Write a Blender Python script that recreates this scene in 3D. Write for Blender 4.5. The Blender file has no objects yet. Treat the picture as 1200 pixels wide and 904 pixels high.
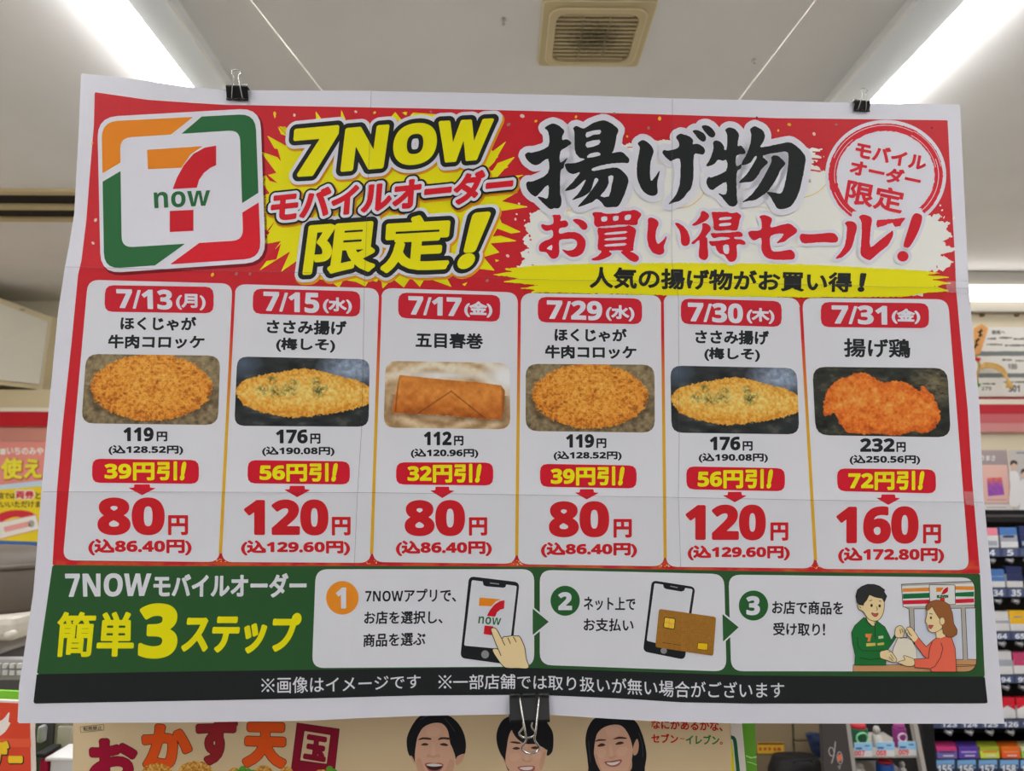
import bpy, math, random
import numpy as np
from mathutils import Matrix, Vector

# ------------------------------------------------------------------ camera
SC = bpy.context.scene
COL = SC.collection
IW, IH, FPX = 1200.0, 904.0, 870.0
EYE = np.array([0.0, 0.0, 1.5])
PITCH, YAW = math.atan(122.0 / FPX), math.atan(12.0 / FPX)
cam = bpy.data.cameras.new('camera')
cam.sensor_width = 36.0
cam.lens = FPX / IW * 36.0
cam.clip_start = 0.05
cam.dof.use_dof = True
cam.dof.focus_distance = 0.70
cam.dof.aperture_fstop = 10.0
camo = bpy.data.objects.new('camera', cam)
COL.objects.link(camo)
camo.location = EYE
camo.rotation_euler = (math.pi / 2 + PITCH, 0.0, -YAW)
SC.camera = camo
RCAM = np.array(camo.rotation_euler.to_matrix())

# ------------------------------------------------------------------ light, exposure
SC.view_settings.view_transform = 'Standard'
SC.view_settings.look = 'None'
SC.view_settings.gamma = 1.0
SC.view_settings.use_curve_mapping = False
SC.view_settings.exposure = 1.22
W_STR = 0.03
LAMP = 10.0
world = bpy.data.worlds.new('world')
SC.world = world
world.use_nodes = True
world.node_tree.nodes['Background'].inputs[0].default_value = (0.93, 0.96, 1.0, 1)
world.node_tree.nodes['Background'].inputs[1].default_value = W_STR


def area_light(name, loc, rot, sx, sy, power, col=(1, 0.985, 0.97)):
    l = bpy.data.lights.new(name, 'AREA')
    l.shape = 'RECTANGLE'
    l.size, l.size_y = sx, sy
    l.energy = power
    l.color = col
    o = bpy.data.objects.new(name, l)
    COL.objects.link(o)
    o.location = loc
    o.rotation_euler = rot
    return o


# unseen fill light added behind the photographer
area_light('added_rear_fill', (0, -3.6, 1.7), (math.radians(90), 0, 0), 5.0, 2.0, 2, (0.93, 0.96, 1.0))

# ------------------------------------------------------------------ materials
def lin(c):
    c = np.asarray(c, float) / 255.0
    return np.where(c <= 0.04045, c / 12.92, ((c + 0.055) / 1.055) ** 2.4)


_M = {}


def mat(name, rgb, white=255.0, rough=0.6, spec=0.25, metal=0.0, emit=0.0, noise=0.0, nscale=30.0, bump=0.0, alpha=1.0, coat=0.0):
    """procedural surface; rgb is sRGB as it looks where white paper reads `white`"""
    if name in _M:
        return _M[name]
    c = lin(rgb)
    if white < 255:
        c = np.clip(c / lin(white) * 0.80, 0, 0.92)
    m = bpy.data.materials.new(name)
    m.use_nodes = True
    nt = m.node_tree
    b = nt.nodes['Principled BSDF']
    b.inputs['Base Color'].default_value = (*c, 1)
    b.inputs['Roughness'].default_value = rough
    b.inputs['Specular IOR Level'].default_value = spec
    b.inputs['Metallic'].default_value = metal
    b.inputs['Coat Weight'].default_value = coat
    b.inputs['Alpha'].default_value = alpha
    if emit:
        b.inputs['Emission Color'].default_value = (*c, 1)
        b.inputs['Emission Strength'].default_value = emit
    if noise or bump:
        tc = nt.nodes.new('ShaderNodeTexCoord')
        n = nt.nodes.new('ShaderNodeTexNoise')
        n.inputs['Scale'].default_value = nscale
        n.inputs['Detail'].default_value = 5
        nt.links.new(tc.outputs['Object'], n.inputs['Vector'])
        if noise:
            r = nt.nodes.new('ShaderNodeValToRGB')
            r.color_ramp.elements[0].position, r.color_ramp.elements[1].position = 0.3, 0.7
            r.color_ramp.elements[0].color = (*(c * (1 - noise)), 1)
            r.color_ramp.elements[1].color = (*np.clip(c * (1 + noise), 0, 1), 1)
            nt.links.new(n.outputs['Fac'], r.inputs['Fac'])
            nt.links.new(r.outputs['Color'], b.inputs['Base Color'])
        if bump:
            bp = nt.nodes.new('ShaderNodeBump')
            bp.inputs['Strength'].default_value = bump
            bp.inputs['Distance'].default_value = 0.002
            nt.links.new(n.outputs['Fac'], bp.inputs['Height'])
            nt.links.new(bp.outputs['Normal'], b.inputs['Normal'])
    _M[name] = m
    return m


def attr_mat(name, rough=0.55):
    """print whose inks vary inside one picture: colour comes from the mesh's own ink attribute"""
    if name in _M:
        return _M[name]
    m = bpy.data.materials.new(name)
    m.use_nodes = True
    nt = m.node_tree
    b = nt.nodes['Principled BSDF']
    b.inputs['Roughness'].default_value = rough
    b.inputs['Specular IOR Level'].default_value = 0.25
    a = nt.nodes.new('ShaderNodeAttribute')
    a.attribute_name = 'ink'
    nt.links.new(a.outputs['Color'], b.inputs['Base Color'])
    _M[name] = m
    return m


def ink(rgb, white=205.0):
    return np.clip(lin(rgb) / lin(white) * 0.80, 0, 0.92)


def P(name, rgb, white=205.0):          # printed ink on the sale poster
    return mat('ink_' + name, rgb, white, rough=0.62, spec=0.18)


# ------------------------------------------------------------------ pixel -> ray helpers (measurements off the photo)
def rays(px, py):
    px, py = np.asarray(px, float), np.asarray(py, float)
    d = np.stack([(px - IW / 2) / FPX, (IH / 2 - py) / FPX, -np.ones_like(px)], -1)
    return d @ RCAM.T


def on_y(px, py, Y):
    d = rays(px, py)
    return EYE + d * ((Y - EYE[1]) / d[..., 1])[..., None]


def on_z(px, py, Z):
    d = rays(px, py)
    return EYE + d * ((Z - EYE[2]) / d[..., 2])[..., None]


class Plane:
    """a real plane in the shop, with its own axes: u right, v up, n towards the shop floor"""
    def __init__(s, origin, ang=0.0, bump=None, tilt=0.0):
        s.o = np.asarray(origin, float)
        s.u = np.array([math.cos(ang), math.sin(ang), 0.0])
        n = np.array([math.sin(ang), -math.cos(ang), 0.0])
        up = np.array([0, 0, 1.0])
        s.v = up * math.cos(tilt) - n * math.sin(tilt)
        s.n = n * math.cos(tilt) + up * math.sin(tilt)
        s.bump = bump

    def mat4(s):
        m = np.eye(4)
        m[:3, 0], m[:3, 1], m[:3, 2], m[:3, 3] = s.u, s.v, s.n, s.o
        return Matrix(m.tolist())

    def loc(s, px, py, lift=0.0):
        d = rays(px, py)
        w = lift + (s.bump(np.asarray(px, float), np.asarray(py, float)) if s.bump else 0.0)
        t = (w - (EYE - s.o) @ s.n) / (d @ s.n)
        p = EYE + d * t[..., None] - s.o
        return np.stack([p @ s.u, p @ s.v, p @ s.n], -1)


# ------------------------------------------------------------------ 2-D shapes: distance fields and their outlines as faces
def interp_poly(pts, n=200):
    pts = np.asarray(pts, float)
    seg = np.hypot(*np.diff(pts, axis=0).T)
    s = np.concatenate([[0], np.cumsum(seg)])
    t = np.linspace(0, s[-1], n)
    return np.stack([np.interp(t, s, pts[:, 0]), np.interp(t, s, pts[:, 1])], 1)


def smooth(pts, k=5):
    p = np.asarray(pts, float)
    a, b, c, d = np.roll(p, 1, 0), p, np.roll(p, -1, 0), np.roll(p, -2, 0)
    out = []
    for t in np.arange(k) / k:
        out.append(0.5 * (2 * b + (c - a) * t + (2 * a - 5 * b + 4 * c - d) * t * t + (3 * b - a - 3 * c + d) * t ** 3))
    return np.stack(out, 1).reshape(-1, 2)


def rquad(q, r, k=6):
    q = np.asarray(q, float)
    out = []
    n = len(q)
    for i in range(n):
        p, a, b = q[i], q[i - 1], q[(i + 1) % n]
        da, db = (a - p) / np.hypot(*(a - p)), (b - p) / np.hypot(*(b - p))
        p0, p1 = p + da * r, p + db * r
        for t in np.linspace(0, 1, k):
            m = 0.8
            c = p
            out.append((1 - t) ** 2 * p0 + 2 * t * (1 - t) * c + t * t * p1)
    return np.array(out)


def ellipse(cx, cy, rx, ry, n=40, a0=0, a1=360, rot=0):
    t = np.radians(np.linspace(a0, a1, n, endpoint=(a1 - a0) != 360))
    x, y = rx * np.cos(t), ry * np.sin(t)
    r = math.radians(rot)
    return np.stack([cx + x * math.cos(r) - y * math.sin(r), cy + x * math.sin(r) + y * math.cos(r)], 1)


def stroke(pts, w):
    """a pen line as an outline"""
    p = np.asarray(pts, float)
    d = np.gradient(p, axis=0)
    d /= np.maximum(np.hypot(d[:, 0], d[:, 1]), 1e-9)[:, None]
    n = np.stack([-d[:, 1], d[:, 0]], 1) * w / 2
    return np.concatenate([p + n, (p - n)[::-1]])


def Z(origin, scale, pts):
    """points read off an enlarged crop -> photo pixels"""
    return np.asarray(origin, float) + np.asarray(pts, float) / scale


class Grid:
    def __init__(s, x0, y0, x1, y1, cell):
        s.cell = cell
        s.x0, s.y0 = x0, y0
        s.nx, s.ny = int(math.ceil((x1 - x0) / cell)) + 1, int(math.ceil((y1 - y0) / cell)) + 1
        s.xs, s.ys = x0 + np.arange(s.nx) * cell, y0 + np.arange(s.ny) * cell

    def dist(s, A, B, reach):
        D = np.full((s.ny, s.nx), float(reach))
        c = s.cell
        for (ax, ay), (bx, by) in zip(A, B):
            i0 = max(0, int((min(ax, bx) - reach - s.x0) / c)); i1 = min(s.nx, int((max(ax, bx) + reach - s.x0) / c) + 2)
            j0 = max(0, int((min(ay, by) - reach - s.y0) / c)); j1 = min(s.ny, int((max(ay, by) + reach - s.y0) / c) + 2)
            if i0 >= i1 or j0 >= j1:
                continue
            X, Y = s.xs[None, i0:i1] - ax, s.ys[j0:j1, None] - ay
            dx, dy = bx - ax, by - ay
            L = dx * dx + dy * dy
            t = np.clip((X * dx + Y * dy) / L, 0, 1) if L > 1e-12 else 0.0
            d = np.hypot(X - t * dx, Y - t * dy)
            v = D[j0:j1, i0:i1]
            np.minimum(v, d, out=v)
        return D

    def inside_polys(s, polys):
        I = np.zeros((s.ny, s.nx), bool)
        A = np.concatenate([np.asarray(p, float) for p in polys])
        B = np.concatenate([np.roll(np.asarray(p, float), -1, 0) for p in polys])
        for j, y in enumerate(s.ys):
            y = y + 1e-7
            m = (A[:, 1] > y) != (B[:, 1] > y)
            if not m.any():
                continue
            a, b = A[m], B[m]
            xc = np.sort(a[:, 0] + (y - a[:, 1]) / (b[:, 1] - a[:, 1]) * (b[:, 0] - a[:, 0]))
            I[j] = (np.searchsorted(xc, s.xs) % 2) == 1
        return I

    def field(s, polys, reach=None):
        """+ inside, - outside, in pixels"""
        reach = reach or s.cell * 3
        A = np.concatenate([np.asarray(p, float) for p in polys])
        B = np.concatenate([np.roll(np.asarray(p, float), -1, 0) for p in polys])
        D = s.dist(A, B, reach)
        return np.where(s.inside_polys(polys), D, -D)

    def faces(s, F, block=1):
        """marching squares on F>0 -> list of (n,k,2) polygon arrays"""
        ins = F > 0
        code = ins[:-1, :-1] * 1 + ins[:-1, 1:] * 2 + ins[1:, 1:] * 4 + ins[1:, :-1] * 8
        out = []
        full = code == 15
        c = s.cell
        if block > 1:
            h, w = full.shape[0] // block, full.shape[1] // block
            if h and w:
                bl = full[:h * block, :w * block].reshape(h, block, w, block).all((1, 3))
                jj, ii = np.nonzero(bl)
                x, y, e = s.x0 + ii * block * c, s.y0 + jj * block * c, block * c
                out.append(np.stack([np.stack([x, y], 1), np.stack([x + e, y], 1), np.stack([x + e, y + e], 1), np.stack([x, y + e], 1)], 1))
                full = full.copy()
                full[:h * block, :w * block] &= ~np.repeat(np.repeat(bl, block, 0), block, 1)
        off = [(0, 0), (1, 0), (1, 1), (0, 1)]
        for cs in range(1, 16):
            jj, ii = np.nonzero(full if cs == 15 else code == cs)
            if len(jj) == 0:
                continue
            cor = [(ii + ox, jj + oy) for ox, oy in off]
            val = [F[b, a] for a, b in cor]
            pos = [np.stack([s.x0 + a * c, s.y0 + b * c], 1) for a, b in cor]
            poly = []
            for k in range(4):
                k2 = (k + 1) % 4
                if cs >> k & 1:
                    poly.append(pos[k])
                if (cs >> k & 1) != (cs >> k2 & 1):
                    t = (val[k] / (val[k] - val[k2]))[:, None]
                    poly.append(pos[k] + (pos[k2] - pos[k]) * t)
            out.append(np.stack(poly, 1))
        return [o for o in out if len(o)]


_tc, _ac = {}, {}


def _mesh_of(s):
    c = bpy.data.curves.new('t', 'FONT')
    c.body = s
    c.resolution_u = 4
    o = bpy.data.objects.new('t', c)
    COL.objects.link(o)
    dg = bpy.context.evaluated_depsgraph_get()
    dg.update()
    m = bpy.data.meshes.new_from_object(o.evaluated_get(dg), depsgraph=dg)
    m.calc_loop_triangles()
    V = np.array([v.co[:2] for v in m.vertices]).reshape(-1, 2) * [1, -1]
    T = np.array([t.vertices[:] for t in m.loop_triangles], int).reshape(-1, 3)
    bpy.data.objects.remove(o)
    bpy.data.curves.remove(c)
    bpy.data.meshes.remove(m)
    return V, T


def _heavy(c):
    """digits and latin letters from the bold sans set of the built-in font"""
    k = ord(c)
    if 48 <= k <= 57:
        return chr(0x1D7EC + k - 48)
    if 65 <= k <= 90:
        return chr(0x1D5D4 + k - 65)
    if 97 <= k <= 122:
        return chr(0x1D5EE + k - 97)
    return c


def text_tris(s):
    """built-in font -> triangles, outline edges and a latin flag for a word, 1 em high"""
    if s in _tc:
        return _tc[s]
    Vs, Ts, L, x, k = [], [], [], 0.0, 0
    bar = _mesh_of('一')[0][:, 0].max()
    for c in s:
        h = _heavy(c)
        if h not in _ac:
            V, T = _mesh_of(h)
            _ac[h] = (V, T, _mesh_of(h + '一')[0][:, 0].max() - bar)
        V, T, adv = _ac[h]
        Vs.append(V + [x, 0]); Ts.append(T + k); L.append(np.full(len(T), h != c))
        x += adv; k += len(V)
    V, T, L = np.concatenate(Vs), np.concatenate(Ts), np.concatenate(L)
    E = np.sort(np.concatenate([T[:, [0, 1]], T[:, [1, 2]], T[:, [2, 0]]]), 1)
    U, idx, n = np.unique(E, axis=0, return_index=True, return_counts=True)
    lu = L[idx % len(T)]
    _tc[s] = (V, T, U[n == 1], L, lu[n == 1])
    return _tc[s]


def vnoise(x, y, seed=0):
    xi, yi = np.floor(x).astype(np.int64), np.floor(y).astype(np.int64)
    fx, fy = x - xi, y - yi
    fx, fy = fx * fx * (3 - 2 * fx), fy * fy * (3 - 2 * fy)

    def h(a, b):
        n = (a * 374761393 + b * 668265263 + seed * 974634777) & 0x7fffffff
        n = ((n ^ (n >> 13)) * 1274126177) & 0x7fffffff
        return ((n ^ (n >> 16)) & 0xffff) / 65535.0
    return (h(xi, yi) * (1 - fx) + h(xi + 1, yi) * fx) * (1 - fy) + (h(xi, yi + 1) * (1 - fx) + h(xi + 1, yi + 1) * fx) * fy


def fbm(x, y, seed=0, o=4):
    r, a = 0, 0.5
    for i in range(o):
        r = r + a * vnoise(x, y, seed + i * 17)
        x, y, a = x * 2.03, y * 2.03, a / 2
    return r


LIFT = 0.00012


class Ink:
    """collects printed shapes and letters and builds them as ONE mesh lying on a plane"""
    def __init__(s, plane, white=205.0):
        s.pl, s.v, s.n, s.mi, s.col, s.mats, s.white = plane, [], [], [], [], [], white

    def _add(s, arrs, layer, m, colfn=None):
        if m not in s.mats:
            s.mats.append(m)
        mi = s.mats.index(m)
        for a in arrs:
            n, k = a.shape[:2]
            p = s.pl.loc(a[..., 0].ravel(), a[..., 1].ravel(), layer * LIFT)
            # photo rows grow downwards, so flip to face the shop
            p = p.reshape(n, k, 3)[:, ::-1]
            s.v.append(p.reshape(-1, 3))
            s.n.append(np.full(n, k))
            s.mi.append(np.full(n, mi))
            if colfn is not None:
                ce = a.mean(1)
                c = colfn(ce[:, 0], ce[:, 1])
                s.col.append(np.repeat(c, k, 0))
            else:
                s.col.append(np.zeros((n * k, 3)))

    def shape(s, polys, m, layer, cell=1.0, grow=0.0, outline=None, cut=None, keep=None, colfn=None, block=1, rough=0.0, seed=1):
        if not isinstance(polys, (list, tuple)) or np.ndim(polys[0]) == 1:
            polys = [np.asarray(polys, float)]
        A = np.concatenate([np.asarray(p, float) for p in polys])
        ow = outline[0] if outline else 0
        pad = abs(grow) + ow + rough + 2 * cell
        g = Grid(A[:, 0].min() - pad, A[:, 1].min() - pad, A[:, 0].max() + pad, A[:, 1].max() + pad, cell)
        F = g.field(polys, reach=pad + cell)
        if rough:
            X, Y = np.meshgrid(g.xs, g.ys)
            F = F + rough * (fbm(X / 3.0, Y / 3.0, seed, 3) - 0.45) * 2.2
        for p in (cut or []):
            F = np.minimum(F, -g.field([p], reach=pad + cell))
        for p in (keep or []):
            F = np.minimum(F, g.field([p], reach=pad + cell))
        if outline:
            s._add(g.faces(F + grow + ow, block), layer - 0.5, outline[1])
        s._add(g.faces(F + grow, block), layer, m, colfn)
        return s

    def text(s, txt, quad, m, layer, bold=0.0, cell=0.5, outlines=(), bottom=None, rough=0.0, block=4, lat=None):
        """quad: ink box corners TL,TR,BR,BL in photo pixels; or quad = top polyline with bottom= bottom polyline"""
        V, T, U, LT, LU = text_tris(txt)
        lo, hi = V.min(0), V.max(0)
        if bottom is None:
            if len(quad) == 4 and np.ndim(quad[0]) == 0:
                x0, y0, x1, y1 = quad
                quad = [(x0, y0), (x1, y0), (x1, y1), (x0, y1)]
            q = np.asarray(quad, float)
            top, bot = q[[0, 1]], q[[3, 2]]
        else:
            top, bot = np.asarray(quad, float), np.asarray(bottom, float)
        lt = lambda p: np.hypot(*np.diff(p, axis=0).T).sum()
        Wd = (lt(top) + lt(bot)) / 2
        Ht = (np.hypot(*(top[0] - bot[0])) + np.hypot(*(top[-1] - bot[-1]))) / 2
        b = bold
        P_ = (V - lo) / np.maximum(hi - lo, 1e-6) * [Wd - 2 * b, Ht - 2 * b] + b
        mx = max([b] + [b + o[0] for o in outlines])
        pad = mx + 2 * cell + rough
        g = Grid(-pad, -pad, Wd + pad, Ht + pad, cell)
        def fld(tm, um):
            I = np.zeros((g.ny, g.nx), bool)
            for t in P_[T[tm]]:
                a, bb, c = t
                i0, j0 = ((t.min(0) + pad) / cell).astype(int)
                i1, j1 = ((t.max(0) + pad) / cell).astype(int) + 2
                X, Y = g.xs[None, i0:i1], g.ys[j0:j1, None]
                e0 = (bb[0] - a[0]) * (Y - a[1]) - (bb[1] - a[1]) * (X - a[0])
                e1 = (c[0] - bb[0]) * (Y - bb[1]) - (c[1] - bb[1]) * (X - bb[0])
                e2 = (a[0] - c[0]) * (Y - c[1]) - (a[1] - c[1]) * (X - c[0])
                I[j0:j1, i0:i1] |= ((e0 >= 0) & (e1 >= 0) & (e2 >= 0)) | ((e0 <= 0) & (e1 <= 0) & (e2 <= 0))
            D = g.dist(P_[U[um, 0]], P_[U[um, 1]], pad + cell)
            return np.where(I, D, -D)
        if lat is None or LT.all() or not LT.any():
            F = fld(np.ones(len(T), bool), np.ones(len(U), bool))
            if lat is not None and LT.all():
                F = F + lat - b
        else:
            F = np.maximum(fld(~LT, ~LU), fld(LT, LU) + lat - b)
        if rough:
            X, Y = np.meshgrid(g.xs, g.ys)
            F = F + rough * (fbm(X / 6.0, Y / 6.0, 5, 3) - 0.45) * 2
        ft = lambda p: np.concatenate([[0], np.cumsum(np.hypot(*np.diff(p, axis=0).T))]) / lt(p)
        st, sb = ft(top), ft(bot)

        def mp(arrs, dxy=(0, 0)):
            r = []
            for a in arrs:
                u, v = a[..., 0] / Wd, (a[..., 1] / Ht)[..., None]
                # extrapolate straight past the ends so that strokes keep their width
                def ev(p, st_):
                    uc = np.clip(u, 0, 1)
                    base = np.stack([np.interp(uc, st_, p[:, 0]), np.interp(uc, st_, p[:, 1])], -1)
                    d0, d1 = (p[1] - p[0]) / max(st_[1], 1e-6), (p[-1] - p[-2]) / max(1 - st_[-2], 1e-6)
                    return base + np.minimum(u, 0)[..., None] * d0 + np.maximum(u - 1, 0)[..., None] * d1
                r.append(ev(top, st) * (1 - v) + ev(bot, sb) * v + np.asarray(dxy))
            return r
        for k, o in enumerate(sorted(outlines, key=lambda o: -o[0])):
            s._add(mp(g.faces(F + b + o[0], block), o[3] if len(o) > 3 else (0, 0)), o[2], o[1])
        s._add(mp(g.faces(F + b, block)), layer, m)
        return s

    def build(s, name, parent=None, label=None):
        V = np.concatenate(s.v)
        n = np.concatenate(s.n)
        me = bpy.data.meshes.new(name)
        me.vertices.add(len(V))
        me.vertices.foreach_set('co', V.astype(np.float32).ravel())
        me.loops.add(len(V))
        me.loops.foreach_set('vertex_index', np.arange(len(V), dtype=np.int32))
        me.polygons.add(len(n))
        me.polygons.foreach_set('loop_start', np.concatenate([[0], np.cumsum(n)[:-1]]).astype(np.int32))
        me.polygons.foreach_set('material_index', np.concatenate(s.mi).astype(np.int32))
        for m in s.mats:
            me.materials.append(m)
        C = np.concatenate(s.col)
        if C.any():
            at = me.color_attributes.new('ink', 'FLOAT_COLOR', 'CORNER')
            at.data.foreach_set('color', np.concatenate([C, np.ones((len(C), 1))], 1).astype(np.float32).ravel())
        me.update(calc_edges=True)
        me.validate()
        o = bpy.data.objects.new(name, me)
        COL.objects.link(o)
        if parent:
            o.parent = parent
        else:
            o.matrix_world = s.pl.mat4()
        if label:
            o['label'] = label
        return o


# ------------------------------------------------------------------ solid helpers
class MB:
    """collects solids, builds them as ONE mesh object"""
    def __init__(s):
        s.v, s.f, s.mi, s.mats, s.sm = [], [], [], [], []

    def _m(s, m):
        if m not in s.mats:
            s.mats.append(m)
        return s.mats.index(m)

    def poly(s, verts, faces, m, sm=False):
        k = len(s.v)
        i = s._m(m)
        s.v += [tuple(v) for v in verts]
        for f in faces:
            s.f.append([k + a for a in f]); s.mi.append(i); s.sm.append(sm)
        return s

    def box(s, a, b, m, bev=0.0):
        x0, y0, z0 = np.minimum(a, b); x1, y1, z1 = np.maximum(a, b)
        e = min(bev, (x1 - x0) / 2.2, (y1 - y0) / 2.2, (z1 - z0) / 2.2)
        if e <= 0:
            return s.hexa([(x0, y0, z0), (x1, y0, z0), (x1, y1, z0), (x0, y1, z0), (x0, y0, z1), (x1, y0, z1), (x1, y1, z1), (x0, y1, z1)], m)
        # rounded in plan, bevelled above and below
        k = 3
        def ring(z, ins):
            o = []
            for cx, cy, a0 in ((x1 - e, y1 - e, 0), (x0 + e, y1 - e, 90), (x0 + e, y0 + e, 180), (x1 - e, y0 + e, 270)):
                for t in np.radians(a0 + np.linspace(0, 90, k + 1)):
                    o.append((cx + (e - ins) * math.cos(t), cy + (e - ins) * math.sin(t), z))
            return o
        rs = [ring(z0, e * .7), ring(z0 + e * .3, e * .2), ring(z0 + e, 0), ring(z1 - e, 0), ring(z1 - e * .3, e * .2), ring(z1, e * .7)]
        return s.rings(rs, m)

    def hexa(s, p, m):
        return s.poly(p, [(0, 3, 2, 1), (4, 5, 6, 7), (0, 1, 5, 4), (1, 2, 6, 5), (2, 3, 7, 6), (3, 0, 4, 7)], m)

    def rings(s, rs, m, cap=True, sm=False):
        n = len(rs[0])
        v = [p for r in rs for p in r]
        f = []
        for i in range(len(rs) - 1):
            for j in range(n):
                f.append((i * n + j, i * n + (j + 1) % n, (i + 1) * n + (j + 1) % n, (i + 1) * n + j))
        if cap:
            f.append(tuple(range(n))[::-1]); f.append(tuple((len(rs) - 1) * n + j for j in range(n)))
        return s.poly(v, f, m, sm)

    def tube(s, pts, r, m, n=8, cap=True):
        pts = [Vector(p) for p in pts]
        rs = []
        up = None
        for i, p in enumerate(pts):
            d = (pts[min(i + 1, len(pts) - 1)] - pts[max(i - 1, 0)]).normalized()
            if up is None:
                up = d.orthogonal().normalized()
            up = (up - d * up.dot(d)).normalized()
            w = d.cross(up)
            rr = r[i] if isinstance(r, (list, tuple)) else r
            rs.append([tuple(p + (up * math.cos(t) + w * math.sin(t)) * rr) for t in np.linspace(0, 2 * math.pi, n, endpoint=False)])
        return s.rings(rs, m, cap, True)

    def lathe(s, prof, c, m, n=24):
        rs = [[(c[0] + r * math.cos(t), c[1] + r * math.sin(t), c[2] + z) for t in np.linspace(0, 2 * math.pi, n, endpoint=False)] for r, z in prof]
        return s.rings(rs, m, True, True)

    def build(s, name, parent=None, label=None, origin=None):
        me = bpy.data.meshes.new(name)
        v = np.array(s.v, float)
        if origin is not None:
            v = v - np.asarray(origin)
        me.from_pydata([tuple(x) for x in v], [], s.f)
        for m in s.mats:
            me.materials.append(m)
        me.polygons.foreach_set('material_index', s.mi)
        me.polygons.foreach_set('use_smooth', s.sm)
        me.update()
        me.validate()
        o = bpy.data.objects.new(name, me)
        COL.objects.link(o)
        if origin is not None:
            o.location = origin
        if parent:
            o.parent = parent
        if label:
            o['label'] = label
        return o


def tag(o, label, cat, group=None, kind=None):
    o['label'], o['category'] = label, cat
    if group:
        o['group'] = group
    if kind:
        o['kind'] = kind
    return o


def struct(o):
    o['kind'] = 'structure'
    return o


def empty(name, mat4=None, loc=None):
    o = bpy.data.objects.new(name, None)
    COL.objects.link(o)
    if mat4 is not None:
        o.matrix_world = mat4
    if loc is not None:
        o.location = loc
    o.empty_display_size = 0.05
    return o


def xz(px, py, Y):
    p = on_y(px, py, Y)
    return float(p[0]), float(p[2])


def pbox(mb, x0, y0, x1, y1, Y, depth, m, bev=0.0):
    """upright box whose front, at distance Y, covers the measured rectangle"""
    ax, az = xz(x0, (y0 + y1) / 2, Y)[0], xz((x0 + x1) / 2, y0, Y)[1]
    bx, bz = xz(x1, (y0 + y1) / 2, Y)[0], xz((x0 + x1) / 2, y1, Y)[1]
    return mb.box((ax, Y, bz), (bx, Y + depth, az), m, bev)

# ================================================================== THE SHOP
CEIL, XL, XR = 2.6, -2.9, 3.2
M_CEIL = mat('ceiling_board', (234, 233, 234), rough=0.8, noise=0.03, nscale=3, bump=0.05)
M_WALL = mat('cream_wall', (236, 227, 206), rough=0.7, noise=0.03, nscale=2)
M_FLOOR = mat('vinyl_floor', (156, 158, 164), rough=0.35, noise=0.06, nscale=6)
struct(MB().box((XL - .1, -4, CEIL), (XR + .1, 4.4, CEIL + .1), M_CEIL).build('ceiling'))
struct(MB().box((XL - .1, -4, -.1), (XR + .1, 4.4, 0), M_FLOOR).build('floor'))
struct(MB().box((XL - .1, -4, 0), (XL, 4.4, CEIL), M_WALL).build('wall_left'))
struct(MB().box((XR, -4, 0), (XR + .1, 4.4, CEIL), M_WALL).build('wall_right'))
struct(MB().box((XL, 4.3, 0), (-.6, 4.4, CEIL), M_WALL).build('wall_back'))
struct(MB().box((-.6, 3.74, 0), (XR, 4.4, CEIL), M_WALL).build('wall_back'))

# ---- two long strip lights: glowing diffuser beside a grey trunking panel
M_TUBE = mat('lit_diffuser', (255, 254, 251), rough=0.5, emit=LAMP)
M_TRUNK = mat('grey_trunking', (236, 242, 247), rough=0.45)
M_EDGE = mat('trunking_edge', (244, 247, 250), rough=0.4)
ZB = CEIL - 0.03


def strip_light(tx0, tx1, px1, label):
    """tx0..tx1 the diffuser, px1 the far edge of the panel, all read where the fixture leaves the picture"""
    a, b, c = (float(on_z(t, 0.0, ZB)[0]) for t in (tx0, tx1, px1))
    o = empty('strip_light', loc=(c, 0, CEIL))
    lo, hi = min(b, c), max(b, c)
    y0, y1 = -3.6, 3.3
    m = MB().box((lo - c, y0, -.03), (hi - c, y1, 0), M_TRUNK)
    m.build('trunking', o)
    e = .008 if c > b else -.008
    MB().box((0 - abs(e), y0, -.034), (abs(e) * .2, y1, -.026), M_EDGE).build('edge_trim', o)
    xm, hw = (a + b) / 2 - c, abs(a - b) / 2
    arc = [(xm + hw * math.cos(t), -.012 - .030 * math.sin(t)) for t in np.linspace(0, math.pi, 13)] + [(xm - hw, -.002), (xm + hw, -.002)]
    MB().rings([[(x, y, z) for x, z in arc] for y in (y0, y1)], M_TUBE).build('diffuser', o)
    tag(o, label, 'ceiling light', 'strip lights on the shop ceiling')
    return o


strip_light(95, 148.7, 198, 'long white strip light on the ceiling left of the extractor grille')
strip_light(1190, 1132, 1076.7, 'long white strip light on the ceiling right of the extractor grille')
for xx in (-2.3, 2.6):      # two unseen lamp rows added to brighten floor and ceiling
    l_ = area_light('added_fill_lamp', (xx, -.3, CEIL - .04), (0, 0, 0), .12, 6.0, 12)

# ---- extractor grille
M_VENT = mat('yellowed_plastic', (206, 190, 150), rough=0.45)
M_VRIM = mat('pale_plastic_rim', (232, 220, 188), rough=0.4)
M_DARK = mat('dark_gap', (38, 34, 30), rough=0.9)
M_DIRT = mat('dusty_slat', (190, 175, 140), rough=0.75)
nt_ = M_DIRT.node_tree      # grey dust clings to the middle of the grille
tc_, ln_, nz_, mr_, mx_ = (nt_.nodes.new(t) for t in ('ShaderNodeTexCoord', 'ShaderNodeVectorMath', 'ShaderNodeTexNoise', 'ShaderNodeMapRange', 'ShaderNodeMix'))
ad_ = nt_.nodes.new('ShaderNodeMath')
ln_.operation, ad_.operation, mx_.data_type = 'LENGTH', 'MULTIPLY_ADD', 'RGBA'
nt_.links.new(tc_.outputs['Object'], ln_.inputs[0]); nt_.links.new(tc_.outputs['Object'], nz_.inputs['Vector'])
nz_.inputs['Scale'].default_value, nz_.inputs['Detail'].default_value = 110, 4
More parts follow.
